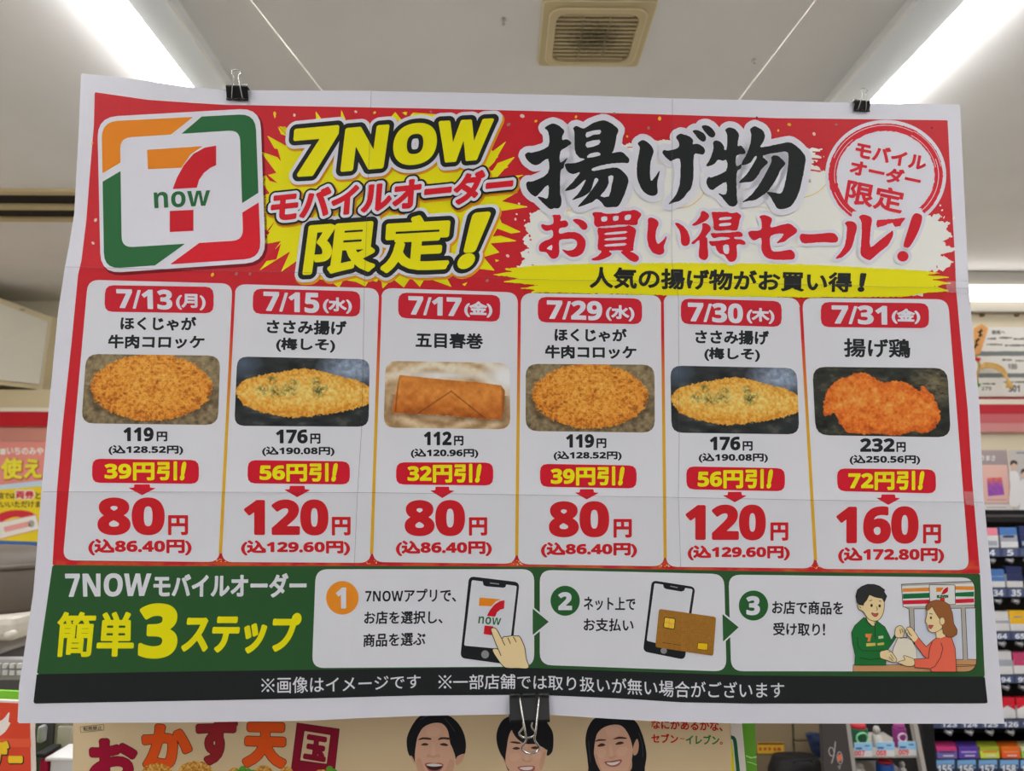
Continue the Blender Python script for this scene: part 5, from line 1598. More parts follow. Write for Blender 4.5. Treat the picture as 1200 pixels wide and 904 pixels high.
ik.shape(smooth([(-8, 612), (0, 602), (18, 598), (38, 601), (45, 612), (40, 616), (22, 606), (4, 611), (-6, 622)], 3), NR, 3, cell=.6)
ik.shape([(-6, 614), (42, 604), (46, 620), (-2, 632)], NW, 4, cell=.6, outline=(.8, PR('ticket_edge', (190, 120, 110))))
ik.shape([(4, 618), (34, 611), (36, 617), (6, 624)], PR('ticket_pink', (214, 150, 150)), 5, cell=.6)
ik.shape(ellipse(37, 614, 3.4, 4.2, 18), PR('ticket_grey', (150, 150, 150)), 5, cell=.5)
ik.build('print', no)
tag(no, 'pink and yellow voucher notice on the wall at far left', 'notice')

# grey round-lidded appliance on the counter
YA = 1.22
M_LID, M_BODY, M_GR, M_DG = PR('lid_grey', (78, 70, 63), 200, rough=.5, noise=.12, nscale=9), PR('body_cream', (178, 172, 164), rough=.45), PR('dull_grey', (120, 116, 114), rough=.5), PR('dark_grey', (66, 64, 66), rough=.5)
ap = empty('food_warmer', loc=(vec(-4, 700, YA + .14)[0], YA + .14, CT))
c = np.array(vec(-2, 690, YA))
L = np.array(ap.location)
def rel(p):
    return np.array(p) - L
zt = rel(vec(0, 722, YA))[2]
ztop = rel(vec(0, 640, YA + .1))[2]
Rr = .13
MB().lathe([(Rr * .98, zt - .004), (Rr, zt + .004), (Rr * .98, zt + .02), (Rr * .92, zt + (ztop - zt) * .55), (Rr * .7, zt + (ztop - zt) * .86), (Rr * .35, ztop - .004), (0, ztop)], (0, 0, 0), M_LID, 40).build('round_lid', ap)
MB().lathe([(Rr * .86, zt + (ztop - zt) * .62), (Rr * .885, zt + (ztop - zt) * .66), (Rr * .82, zt + (ztop - zt) * .72)], (0, 0, 0), M_LID, 40).build('lid_rim', ap)
zb = rel(vec(0, 754, YA))[2]
MB().box((-Rr * 1.6, -.13, zb), (Rr * .9, .02, zt - .004), M_BODY, .012).build('cream_body', ap)
kx = rel(vec(12, 745, YA))
kn = MB().tube([(kx[0], -.131, kx[2]), (kx[0], -.145, kx[2])], .007, M_BODY, 14).build('knob', ap)
MB().box((-Rr * 1.5, -.12, rel(vec(0, 771, YA))[2]), (Rr * .7, .02, zb), M_GR, .004).build('plinth', ap)
MB().box((-Rr * 1.5, -.14, 0), (Rr * .55, .02, rel(vec(0, 771, YA))[2]), M_DG, .004).build('base', ap)
tag(ap, 'cream appliance with a round grey lid at the left picture edge', 'appliance')
kp = empty('keypad', loc=vec(10, 784, YA - .02))
part_box(kp, 'keypad_body', -40, 773, 30, 798, YA - .024, .022, PR('keypad_grey', (128, 126, 126)), .004)
kk = 0
for r_ in range(2):
    for c_ in range(4):
        x0 = -6 + c_ * 8.4
        part_box(kp, 'key', x0, 778 + r_ * 8, x0 + 6, 784 + r_ * 8, YA - .028, .006, PR('key_pale', (172, 170, 170)), .001)
tag(kp, 'grey keypad with pale keys below the round-lidded appliance', 'keypad')

# orange sign with a white leaf, in front of a green-topped board
YS = 0.98
PLS = Plane(on_y(15.0, 860.0, YS), 0.0)
sg = board(0, 0, [(-80, 818), (36.5, 822.5), (39, 904), (-80, 904)], YS, 0, PR('sign_border', (196, 186, 182)), 'dessert_sign', PLS, .006)
ik = Ink(PLS)
ik.shape([(-78, 821), (35, 825), (37.2, 960), (-78, 960)], PR('sign_orange_red', (196, 66, 44), rough=.5), 1, cell=1.2)
ik.shape([(-78, 866), (36, 866), (36.4, 876), (-78, 876)], PR('sign_orange_red2', (204, 84, 56), rough=.5), 1.5, cell=1.0)
ik.shape(smooth([(-14, 858), (-4, 848), (4, 843), (11, 835), (10, 846), (12, 848), (6, 858), (-4, 864)], 4), PR('leaf_white', (214, 204, 200)), 2, cell=.5)
SY, SK = PR('sign_yellow', (216, 176, 40)), PR('sign_dark', (60, 40, 34))
ik.text('ザ', [(-24, 868), (11, 869), (9, 906), (-26, 906)], SY, 3, bold=1.6, outlines=[(1.0, SK, 2.5, (.6, .6))])
ik.text('ー', [(9.6, 886), (26.8, 886), (26.6, 895), (9.4, 895)], SY, 3, bold=2.4, outlines=[(.9, SK, 2.5, (.6, .6))])
ik.build('print', sg)
tag(sg, 'orange-red sign with a white leaf and yellow letters at bottom left', 'sign')
PLG = Plane(on_y(10.0, 815.0, YS + .03), 0.0)
gb = board(0, 0, [(-80, 806), (22, 811), (24, 904), (-80, 904)], YS, 0, PR('board_green', (110, 170, 50)), 'backing_board', PLG, .006)
tag(gb, 'bright green board just above the orange-red sign', 'board')

# things seen in the gap between the two bottom signs
mc = empty('counter_terminal', loc=(vec(52, 850, 1.08)[0], 1.14, CT))
L = np.array(mc.location)
part_box(mc, 'dark_body', 34, 838, 57, 990, 1.08, .11, M_DG, .006)
part_box(mc, 'side_case', 57, 830, 95, 990, 1.085, .105, PR('case_taupe', (132, 124, 114), rough=.5), .006)
part_box(mc, 'port_plate', 66, 852, 84, 876, 1.081, .006, PR('case_light', (158, 152, 142)), .002)
part_box(mc, 'handle', 42, 852, 50, 872, 1.07, .02, PR('handle_silver', (150, 150, 152), rough=.3), .004)
tag(mc, 'taupe and dark grey terminal between the two bottom signs', 'terminal')
bx = empty('white_carton', loc=(vec(72, 890, 1.01)[0], 1.035, CT))
part_box(bx, 'carton_body', 53, 891, 95, 1030, 1.01, .05, PR('carton_white', (176, 176, 178)), .003)
part_box(bx, 'carton_lid', 52, 888.5, 96, 893, 1.008, .054, PR('carton_lid', (190, 190, 192)), .002)
tag(bx, 'pale grey carton at the foot of the taupe terminal', 'carton')
pk = empty('magenta_holder', loc=(vec(46, 895, 1.02)[0], 1.04, CT))
part_box(pk, 'holder_body', 40, 890, 51.5, 1030, 1.02, .035, PR('magenta', (170, 26, 66), rough=.4), .004)
part_box(pk, 'black_rim', 39, 884, 51.8, 889, 1.018, .039, PR('rim_black', (30, 28, 30)), .002)
tag(pk, 'magenta holder with a black rim beside the orange-red sign', 'holder')

# ================================================================== RIGHT SIDE: LIT BACK WALL
YW = 3.74
bl = empty('wall_strip_light', loc=vec(1180, 342, YW))
M_FIT = PR('fitting_grey', (150, 147, 142), rough=.5)
part_box(bl, 'housing', 960, 318.5, 1330, 333.5, YW - .13, .13, M_FIT)
part_box(bl, 'diffuser', 960, 334.5, 1330, 350, YW - .15, .06, mat('lit_tube', (255, 252, 246), emit=1.25), .006)
part_box(bl, 'lower_trim', 960, 352, 1330, 365, YW - .06, .06, PR('trim_grey', (150, 146, 138), rough=.5))
tag(bl, 'white strip light along the back wall above the price list', 'wall light')
for x, lb in ((1150, 'left screw above the price list'), (1190.5, 'right screw above the price list')):
    p = np.array(vec(x, 369.5, YW))
    s = MB().tube([(0, 0, 0), (0, -.014, 0)], .011, mat('brass', (150, 130, 90), metal=1, rough=.4), 12).build('wall_screw')
    s.location = p
    tag(s, lb + ' on the cream back wall', 'screw', 'screws on the back wall')
YM = YW - .02
PLM = Plane(on_y(1170.0, 424.0, YM), 0.0)
pr = empty('price_list', PLM.mat4())
flat_box(PLM, pr, 'sheet', 1040, 383, 1240, 465, PR('list_white', (206, 206, 206)))
ik = Ink(PLM)
LK, LG = PR('list_ink', (84, 86, 88)), PR('list_bar', (112, 120, 124))
ik.shape([(1042, 412.5), (1238, 411.5), (1238, 417), (1042, 418)], LG, 1, cell=.8, rough=.6)
ik.shape([(1042, 438), (1238, 437.5), (1238, 442.5), (1042, 443)], LG, 1, cell=.8, rough=.6)
ik.text('価格へ', [(1162, 387), (1178, 387), (1178, 392), (1162, 392)], LK, 1, bold=.15, cell=.35)
for x0, x1, y in ((1157, 1167, 397), (1171, 1186, 396), (1188, 1208, 397.5), (1155, 1175, 404), (1178, 1200, 405), (1175, 1186, 422), (1190, 1202, 423), (1151, 1167, 450), (1176, 1200, 448)):
    ik.shape(stroke([(x0, y), (x1, y)], 1.5), LK, 1, cell=.4, rough=.9)
ik.text('279', [(1150, 453), (1162, 453), (1162, 458), (1150, 458)], LK, 1, bold=.2, lat=0, cell=.35)
ik.text('100', [(1181, 426.5), (1192, 426.5), (1192, 433), (1181, 433)], LK, 1, bold=.2, lat=.1, cell=.35)
ik.text('301', [(1182, 451.5), (1195, 451.5), (1195, 459.5), (1182, 459.5)], LK, 1, bold=.2, lat=.2, cell=.35)
ik.build('print', pr)
tag(pr, 'white cigarette price list on the back wall under the strip light', 'notice')

# straw new-year charm with a wooden tag
YC = YM - .06
PLT = Plane(on_y(1165.0, 400.0, YC), 0.0)
ch = empty('straw_charm', PLT.mat4())
zT = lambda p: Z((1130, 360), 7.53, p)
tg = [PLT.loc(np.float64(a), np.float64(b)) for a, b in zT([(88, 185), (150, 150), (205, 190), (135, 412), (85, 425)])]
MB().poly([(p[0], p[1], .006) for p in tg] + [(p[0], p[1], -.006) for p in tg], [(4, 3, 2, 1, 0), (5, 6, 7, 8, 9)] + [(i, (i + 1) % 5, 5 + (i + 1) % 5, 5 + i) for i in range(5)], PR('tag_wood', (206, 152, 96), rough=.6, noise=.1, nscale=40)).build('wooden_tag', ch)
ik = Ink(PLT)
for l in ([(120, 225), (165, 205)], [(150, 190), (135, 260)], [(125, 260), (160, 245)], [(95, 300), (135, 285)], [(125, 275), (100, 330)], [(92, 345), (125, 330)], [(85, 365), (105, 350)]):
    ik.shape(stroke(zT(l), 2.0), PR('tag_ink', (40, 30, 28)), .006 / LIFT + 1, cell=.5, rough=.5)
ik.build('brush_letters', ch)
rnd = random.Random(5)
def lp(px, py, lift=0.0):
    return tuple(PLT.loc(np.float64(px), np.float64(py), lift))
sw = MB()
for k in range(16):
    j = rnd.uniform(-1, 1)
    pts_ = interp_poly(smooth(zT([(150, 535 + j * 20), (225, 515 + j * 22), (310, 540 + j * 26), (370, 600 + j * 30), (400 + j * 26, 690 + rnd.uniform(-20, 30)), (398 + j * 30, 712)]), 4)[:21], 9)
    sw.tube([lp(x, y, rnd.uniform(.0, .012)) for x, y in pts_], .0035, PR('straw', (206, 172, 110), rough=.7), 5)
sw.build('straw_strands', ch)
rp = MB()
rp.tube([lp(x, y, .004) for x, y in interp_poly(zT([(100, 430), (140, 520), (110, 600), (118, 690)]), 8)], .006, PR('rope_straw', (170, 140, 84)), 6)
rp.build('rope', ch)
MB().tube([lp(x, y, .010) for x, y in zT([(95, 455), (125, 470), (135, 455)])], .008, PR('ribbon_red', (190, 40, 50)), 6).build('red_ribbon', ch)
MB().tube([lp(x, y, .012) for x, y in zT([(105, 700), (125, 690), (145, 680)])], [.004, .010, .003], PR('sprig_green', (50, 130, 60)), 6).build('green_sprig', ch)
MB().tube([lp(1150.3, 381, -.003), lp(1150.3, 380.6, -.085)], .002, M_STEEL, 8).build('hanging_nail', ch)
tag(ch, 'straw new-year charm with a wooden tag hanging over the price list', 'ornament')

fr = empty('wall_fascia', loc=vec(1180, 486, YW - .1))
part_box(fr, 'dark_line', 1000, 465.5, 1330, 468, YW - .04, .04, PR('line_red', (130, 30, 40)))
part_box(fr, 'white_lip', 1000, 468, 1330, 474, YW - .05, .05, PR('lip_white', 0))
part_box(fr, 'red_band', 1000, 474, 1330, 485, YW - .045, .045, PR('fascia_crimson', (180, 44, 60)))
part_box(fr, 'rose_band', 1000, 485, 1330, 496, YW - .042, .042, PR('fascia_rose', (186, 98, 106)))
part_box(fr, 'pink_band', 1000, 496, 1330, 506.5, YW - .04, .04, PR('fascia_pale_rose', (192, 132, 134)))
tag(fr, 'crimson band with a white lip on the right of the back wall', 'fascia')

# two tobacco adverts
YD = 3.3
PLD = Plane(on_y(1170.0, 566.0, YD), 0.0)
ad = empty('advert_card', PLD.mat4())
flat_box(PLD, ad, 'card', 1060, 527.5, 1187, 604, PR('ad_mauve', (150, 138, 142)), .006)
ik = Ink(PLD)
ik.shape([(1062, 591), (1186.5, 591), (1186.5, 603), (1062, 603)], PR('ad_white', (200, 198, 198)), 1, cell=1)
ik.shape([(1140, 545), (1180, 545), (1186, 590), (1140, 590)], PR('ad_peach', (206, 168, 160)), 1, cell=1)
ik.text('うまさ', [(1149, 533.5), (1166.5, 534), (1166.5, 540.5), (1149, 540)], PR('ad_white', 0), 2, bold=.3, cell=.4)
def pack_ink(px, py):
    a, b, c_ = ink((232, 110, 70)), ink((150, 80, 170)), ink((96, 60, 130))
    k = np.clip((py - 560) / 22, 0, 1)
    return mix(mix(np.broadcast_to(a, (len(px), 3)), np.broadcast_to(b, (len(px), 3)), k * 2.2), np.broadcast_to(c_, (len(px), 3)), np.clip(fbm(px / 3, py / 3, 4, 3) * 2 - .7, 0, 1) * .6)
ik.shape([(1156.5, 560.5), (1174, 559.5), (1177, 580), (1158, 582)], INKM, 2, cell=.5, colfn=pack_ink)
for y in (586, 595, 599):
    ik.shape(stroke([(1156, y), (1180, y)], .9), PR('ad_line', (160, 130, 140)), 2, cell=.5)
ik.build('print', ad)
tag(ad, 'mauve tobacco advert with a purple pack beside the poster', 'advert')
PLD2 = Plane(on_y(1200.0, 566.0, YD - .01), 0.0)
ad2 = empty('advert_card', PLD2.mat4())
flat_box(PLD2, ad2, 'card', 1183, 528, 1250, 605, PR('ad_pale', (176, 172, 172)), .006)
ik = Ink(PLD2)
AS, AH, AW = PR('ad_skin', (196, 164, 150)), PR('ad_hair', (70, 60, 60)), PR('ad_shirt', (206, 206, 210))
for x, y, s in ((1188, 546, 1.0), (1200, 556, .9)):
    ik.shape(smooth([(x - 5 * s, y + 8), (x + 5 * s, y + 8), (x + 8 * s, y + 26), (x + 7 * s, y + 46), (x - 5 * s, y + 46), (x - 4 * s, y + 26)], 3), AW, 1, cell=.6)
    ik.shape(ellipse(x, y, 3.6 * s, 4.6 * s, 20), AS, 2, cell=.5)
    ik.shape(smooth([(x - 4 * s, y), (x - 3.5 * s, y - 5), (x, y - 6.5), (x + 4 * s, y - 4.5), (x + 4 * s, y - 1), (x, y - 3)], 3), AH, 2.5, cell=.5)
ik.shape(stroke([(1191, 531), (1210, 531)], 1.4), PR('ad_blue', (90, 110, 150)), 1, cell=.5)
ik.build('print', ad2)
tag(ad2, 'pale advert with two figures in white at the right picture edge', 'advert')

# ================================================================== CIGARETTE RACK
YR = 2.8
M_RACK, M_TAGB, M_TAGW, M_LENS = PR('rack_black', (20, 20, 24), rough=.5), PR('tag_navy', (54, 62, 92), rough=.4), PR('tag_white', (196, 200, 208)), mat('clear_lens', (150, 150, 155), rough=.3, metal=.6)
rk = empty('cigarette_rack', loc=(vec(1180, 700, YR)[0], YR + .15, 0))
L = np.array(rk.location)
part_box(rk, 'back_panel', 1040, 598, 1420, 1010, YR + .30, .03, M_RACK)
xs0 = vec(1094.5, 868, YR)[0]
MB().box((xs0 - .04 - L[0], -.155, 0), (xs0 - L[0], .18, vec(0, 600, YR)[2]), M_RACK).build('side_panel', rk)
part_box(rk, 'top_panel', 1086, 606, 1420, 612, YR + .02, .3, M_RACK)
ROWS = [(643, 652.5, 20.5, 1184, [(1162.5, '4'), (1184, '5'), (1205, '6')]), (690, 700, 21, 1189, [(1170, '34'), (1191, '35')]), (741.5, 750, 20.5, 1194, [(1174.5, '64'), (1195.5, '65')]),
        (792.5, 801, 20, 1198, [(1179, '94'), (1199, '95')]), (845, 853.5, 24, 1184, [(1112.5, '123'), (1136.5, '124'), (1160.5, '125'), (1184.5, '126'), (1208, '127')]), (891, 904.5, 24.5, 1180, [(1107, '155'), (1132, '156'), (1157, '157'), (1182, '158'), (1206, '159')])]
shelves = []
for ri, (yt, yb, pit, _, tags) in enumerate(ROWS):
    z_t, z_b = vec(1150, yt, YR)[2], vec(1150, yb, YR)[2]
    xe = vec(1420, yt, YR)[0]
    sh_ = MB().box((xs0 - L[0], .0 - .145, z_t - .010), (xe - L[0], .16, z_t), M_RACK).build('shelf', rk)
    MB().box((xs0 - L[0], -.152, z_b), (xe - L[0], -.146, z_t + .001), M_TAGB if ri < 5 else PR('tag_dark', (40, 46, 66))).build('tag_rail', sh_)
    shelves.append(z_t)
    plr = Plane((L[0], YR - .002, 0))
    for cx_, t in tags:
        ik = Ink(plr)
        w_ = 3.0 * len(t) if len(t) > 1 else 4
        if ri == 5:
            ik.shape([(cx_ - 10, 891.3), (cx_ + 11.5, 890.7), (cx_ + 11.5, 901), (cx_ - 10, 901)], PR('tag_sky', (104, 150, 196)), 1, cell=.7)
            ik.shape([(cx_ + 2, 897), (cx_ + 11, 896.6), (cx_ + 11, 899), (cx_ + 2, 899.4)], M_TAGB, 2, cell=.5)
            ik.text(t, [(cx_ - 8.5, 897), (cx_ + 8.5, 896.5), (cx_ + 8.5, 907), (cx_ - 8.5, 907.5)], M_TAGW, 3, bold=.2, lat=.2, cell=.4, outlines=[(.7, M_TAGB, 2.5)])
        else:
            ik.shape(rquad([(cx_ - pit * .42, yt + .6), (cx_ + pit * .42, yt + .6), (cx_ + pit * .42, yb - .4), (cx_ - pit * .42, yb - .4)], 1), PR('tag_slate', (72, 82, 116)), 1, cell=.6)
            ik.text(t, [(cx_ - w_, yt + 1.2), (cx_ + w_, yt + 1.2), (cx_ + w_, yb - .8), (cx_ - w_, yb - .8)], M_TAGW, 2, bold=.3, lat=.1, cell=.35)
        o_ = ik.build('number_tag', sh_)
        o_.matrix_parent_inverse = (Matrix.Translation(Vector((-L[0], -L[1], 0))) @ Matrix.Identity(4))
        o_.matrix_basis = plr.mat4()
        if ri < 5:
            p = np.array(vec(cx_ - 1.5, yb + 5, YR)) - L
            MB().tube([(p[0] - .014, -.15, p[2] + .004), (p[0], -.162, p[2] - .001), (p[0] + .014, -.15, p[2] + .004)], [.006, .009, .006], M_LENS, 10).build('pusher_knob', sh_)
tag(rk, 'black cigarette rack with numbered navy tags at the right picture edge', 'rack')


def paint_rng(cols):
    return [PR('pack_' + n, c_, rough=.35) for n, c_ in cols]


def pack(px0, px1, top, ri, Y, body, lid, label, group, front=None, dep=.022):
    """flip-top cigarette pack: hinged lid, body and a printed front"""
    z0 = shelves[ri] + .0008
    x0, x1 = vec(px0, ROWS[ri][0] - 6, Y)[0], vec(px1, ROWS[ri][0] - 6, Y)[0]
    zt_ = vec((px0 + px1) / 2, top, Y)[2]
    o = empty('cigarette_pack', loc=((x0 + x1) / 2, Y + dep / 2, z0))
    h, w_ = zt_ - z0, (x1 - x0) / 2
    MB().box((-w_, -dep / 2, 0), (w_, dep / 2, h * .62), body, .0015).build('pack_body', o)
    MB().box((-w_, -dep / 2, h * .625), (w_, dep / 2, h), lid, .0015).build('flip_lid', o)
    if front:
        m = MB()
        for (a, b, c_, d), mm in front:
            m.box((-w_ + a * 2 * w_, -dep / 2 - .0006, h * b), (-w_ + c_ * 2 * w_, -dep / 2, h * d), mm)
        m.build('front_print', o)
    tag(o, label, 'cigarette pack', group)
    return o


K = lambda n, c_: PR('pack_' + n, c_, rough=.35)
WHT, PNK, BLU, NVY, YLW, GRY = K('white', (196, 196, 200)), K('pink', (206, 120, 140)), K('blue', (70, 110, 170)), K('navy', (38, 48, 90)), K('gold', (226, 166, 40)), K('grey', (146, 152, 164))
ROSE, REDP = K('rose', (176, 60, 104)), K('red', (196, 30, 50))
gp = 'cigarette packs on the rack'
pack(1153, 1170.5, 619, 0, YR + .02, WHT, PNK, 'white cigarette pack with a pink lid over tag 4', gp, [((.1, .1, .9, .35), GRY)])
pack(1173, 1193, 618.5, 0, YR + .02, GRY, BLU, 'grey-blue cigarette pack over tag 5', gp, [((.0, .0, 1, .3), WHT), ((.15, .5, .8, .6), NVY)])
pack(1196, 1213, 617, 0, YR + .02, NVY, NVY, 'navy cigarette pack right of tag 5 on the top shelf', gp, [((.1, .1, .9, .3), GRY)])
pack(1160, 1178, 667.5, 1, YR + .02, WHT, BLU, 'white cigarette pack with a blue lid over tag 34', gp, [((.0, .35, 1, .6), BLU)])
pack(1180, 1199, 664, 1, YR + .02, WHT, NVY, 'white cigarette pack with a navy lid over tag 35', gp, [((.0, .3, 1, .62), NVY)])
pack(1166.5, 1183, 717, 2, YR + .02, WHT, WHT, 'plain white cigarette pack over tag 64', gp, [((.0, .4, 1, .55), GRY)])
pack(1184.5, 1203, 716, 2, YR + .02, WHT, YLW, 'white cigarette pack with a gold lid over tag 65', gp, [((.0, .35, 1, .62), YLW), ((.25, .68, .75, .72), BLU)])
pack(1169, 1187, 763.5, 3, YR + .02, GRY, WHT, 'silver-white cigarette pack over tag 94', gp, [((.0, .0, 1, .35), WHT)])
pack(1188.5, 1207, 765, 3, YR + .02, WHT, ROSE, 'white cigarette pack with a rose lid over tag 95', gp, [((.0, .4, 1, .62), ROSE)])
for a, b, lb in ((1173, 1190.5, 'red and white cigarette pack over tag 126'), (1192.5, 1211, 'red and white cigarette pack right of tag 126')):
    o_ = pack(a, b, 818, 4, YR + .02, WHT, REDP, lb, gp)
    hh = vec(a, 818, YR + .02)[2] - shelves[4]
    w_ = (vec(b, 838, YR + .02)[0] - vec(a, 838, YR + .02)[0]) / 2
    MB().poly([(-w_, -.0118, hh * .62), (-w_, -.0118, hh * .45), (-w_ * .0, -.0118, hh * .62)] + [(w_, -.0118, hh * .62), (w_, -.0118, hh * .4), (w_ * .0, -.0118, hh * .62)], [(0, 1, 2), (5, 4, 3)], REDP).build('red_chevron', o_)
for (a, b, nm, c1, c2, c3) in ((1098, 1122, '155', ('violet', (110, 96, 160)), ('magenta_lid', (190, 60, 120)), ('violet_dark', (64, 60, 110))), (1124, 1147, '156', ('purple', (92, 66, 160)), ('purple_lid', (84, 58, 150)), ('lilac', (170, 150, 206))),
                               (1149, 1171.5, '157', ('lime', (186, 200, 80)), ('olive', (150, 160, 50)), ('amber', (214, 120, 40))), (1174, 1196, '158', ('tangerine', (214, 90, 40)), ('orange_lid', (206, 100, 30)), ('coral', (220, 130, 90))), (1197.5, 1219, '159', ('spring_green', (150, 186, 90)), ('cream_lid', (190, 190, 150)), ('leafy', (70, 120, 60)))):
    for k, pos in enumerate(('front', 'middle', 'rear')):
        col = {'155': 'violet', '156': 'purple', '157': 'lime', '158': 'orange', '159': 'green'}[nm]
        pack(a, b, 875.5 - k * 2.1, 5, YR + .01 + k * .026, K(*c1), K(*c2), 'small %s pack, %s of the row behind tag %s' % (col, pos, nm), 'short packs on the bottom rack shelf', [((.12, .5, .88, .62), K(*c3)), ((.3, .2, .8, .3), WHT)] if k == 0 else None, dep=.024)

# ================================================================== SHELF UNIT AND CORNER BEHIND THE PLACARDS
YU = 2.2
un = empty('display_shelf', loc=(vec(1040, 880, YU)[0], YU + .1, 0))
L = np.array(un.location)
M_POST, M_UB = PR('post_white', (152, 148, 144), rough=.4), PR('unit_dark', (28, 26, 28), rough=.5)
for a, b in (((991.5, 845), (999.5, 904)), ((1070, 845), (1081.5, 904))):
    p, q_ = np.array(vec(*a, YU)) - L, np.array(vec(*b, YU)) - L
    d = (q_ - p) / (q_[2] - p[2])
    top, bot = p + d * (.25), p + d * (-p[2])
    top, bot = p - d * (-.1), p - d * p[2]
    MB().hexa([tuple(bot + v) for v in ((-.006, -.01, 0), (.006, -.01, 0), (.006, .012, 0), (-.006, .012, 0))] + [tuple(top + v) for v in ((-.006, -.01, 0), (.006, -.01, 0), (.006, .012, 0), (-.006, .012, 0))], M_POST).build('post', un)
part_box(un, 'shelf_board', 998, 885.5, 1078, 888.5, YU, .2, M_POST)
part_box(un, 'shelf_board', 1004, 922, 1084, 926, YU, .2, M_POST)
part_box(un, 'back_panel', 992, 835, 1082, 960, YU + .2, .01, M_UB)
PLU = Plane(on_y(1038.0, 880.0, YU - .004), 0.0)
for x0, x1, y0, y1, t in ((1001.2, 1022.6, 870.8, 887.2, '007'), (1026.8, 1048.3, 870.2, 886.8, '008'), (1052.8, 1074.3, 869.4, 885.8, '009')):
    a, b = np.array(vec(x0, y0, YU - .004)) - L, np.array(vec(x1, y1, YU - .004)) - L
    tgp = MB().box((a[0], a[1], b[2]), (b[0], a[1] + .002, a[2]), PR('tag_card_white', (190, 190, 194))).build('price_tag', un)
    ik = Ink(PLU)
    ik.shape([(x0, y0), (x1, y0), (x1, y0 + 9.5), (x0, y0 + 9.5)], PR('tag_pale_blue', (132, 176, 208)), 1, cell=.7)
    ik.shape([(x0 + 1.5, y0 + 5.5), (x0 + 9, y0 + 5.5), (x0 + 9, y0 + 8), (x0 + 1.5, y0 + 8)], PR('tag_mid_blue', (60, 100, 150)), 2, cell=.5)
    ik.shape([(x0 + 12, y0 + 3), (x0 + 18, y0 + 3), (x0 + 18, y0 + 4.5), (x0 + 12, y0 + 4.5)], PR('tag_mid_blue', 0), 2, cell=.5)
    ik.text(t, [(x0 + .4, y1 - 7.4), (x0 + 12.2, y1 - 7.4), (x0 + 12.2, y1 - .6), (x0 + .4, y1 - .6)], PR('tag_red', (196, 40, 50)), 2, bold=.2, lat=.1, cell=.3)
    o_ = ik.build('tag_print', tgp)
    o_.matrix_parent_inverse = Matrix.Translation(Vector(tuple(-L)))
    o_.matrix_basis = PLU.mat4()
tag(un, 'small white-framed display shelf with red-numbered tags below the poster', 'shelf')
zs1, zs2 = vec(1040, 885.5, YU)[2] + .0005, vec(1040, 922, YU)[2] + .0005


def can(px, top, r_px, zb, cols, label, cap=None, ring=None, name='boxed_product', cat='product'):
    Y = YU + .05
    x = vec(px, 880, Y)[0]
    h = vec(px, top, Y)[2] - zb
    r = r_px / FPX * Y
    o = empty(name, loc=(x, Y + .02, zb))
    MB().lathe([(r * .95, 0), (r, .003), (r, h * .78), (r * .96, h * .8), (0, h * .8)], (0, 0, 0), cols[0], 20).build('body', o)
    MB().lathe([(r * .8, h * .8), (r * .85, h * .82), (r * .8, h * .97), (r * .5, h), (0, h)], (0, 0, 0), cols[1], 20).build('cap', o)
    if ring:
        rr = r * .62
        pts_ = [(rr * math.cos(t), -math.sqrt(max(r * r - (rr * math.cos(t)) ** 2, 0)) - .001, h * .45 + rr * math.sin(t)) for t in np.linspace(0, 2 * math.pi, 20)]
        MB().tube(pts_, .003, ring, 6).build('round_emblem', o)
    tag(o, label, cat, 'products on the display shelf')
    return o


def vial(px, top, r_px, zb, label):
    Y = YU + .05
    x = vec(px, 880, Y)[0]
    h = vec(px, top, Y)[2] - zb
    r = r_px / FPX * Y
    o = empty('small_bottle', loc=(x, Y + .02, zb))
    MB().lathe([(r * 1.1, 0), (r * 1.15, .004), (r * 1.15, h * .5), (r * .6, h * .62), (0, h * .62)], (0, 0, 0), K('bottle_white', (176, 174, 170)), 18).build('body', o)
    MB().lathe([(r * .55, h * .62), (r * .8, h * .7), (r * .85, h * .85), (r * .5, h), (0, h)], (0, 0, 0), K('bottle_cap', (150, 148, 146)), 18).build('cap', o)
    tag(o, label, 'bottle', 'products on the display shelf')


can(1011, 850, 10, zs1, (K('dark_green', (30, 74, 56)), K('cap_red', (160, 40, 46))), 'dark green can with a red top behind tag 007', ring=K('ring_green', (120, 190, 140)), name='product_can')
vial(1032.5, 854, 4.6, zs1, 'small white bottle behind tag 008')
can(1059.5, 850, 7.2, zs1, (K('plum', (120, 44, 110)), K('cap_plum', (140, 60, 120))), 'plum pink can behind tag 009', ring=K('ring_pale', (196, 170, 190)), name='product_can')
vial(1010, 897, 5, zs2, 'small white bottle on the lower level below tag 007')
can(1040, 893, 9.5, zs2, (K('can_blue', (40, 80, 160)), K('cap_red', 0)), 'blue can with a red top on the lower level below tag 008', name='product_can')
vial(1060, 896, 3.6, zs2, 'small white bottle on the lower level below tag 009')

# dark grey sign post with the looped emblem
PLX = Plane(on_y(980.0, 880.0, YU - .03), 0.0)
sx = empty('emblem_panel', PLX.mat4())
pl_ = [PLX.loc(np.float64(a), np.float64(b)) for a, b in ((962.5, 835), (989.5, 835), (999, 904), (966, 904))]
k_ = (0 - PLX.o[2] - pl_[0][1]) / (pl_[3][1] - pl_[0][1])
bl_, br_ = pl_[0] + (pl_[3] - pl_[0]) * k_, pl_[1] + (pl_[2] - pl_[1]) * k_
f = [pl_[0], pl_[1], br_, bl_]
MB().poly([(p[0], p[1], 0) for p in f] + [(p[0], p[1], -.02) for p in f], [(0, 3, 2, 1), (4, 5, 6, 7), (0, 1, 5, 4), (1, 2, 6, 5), (2, 3, 7, 6), (3, 0, 4, 7)], PR('panel_charcoal', (62, 58, 58), rough=.5)).build('panel', sx)
zX = lambda p: Z((880, 840), 5.4545, p)
ik = Ink(PLX)
EW = PR('emblem_white', (176, 172, 172))
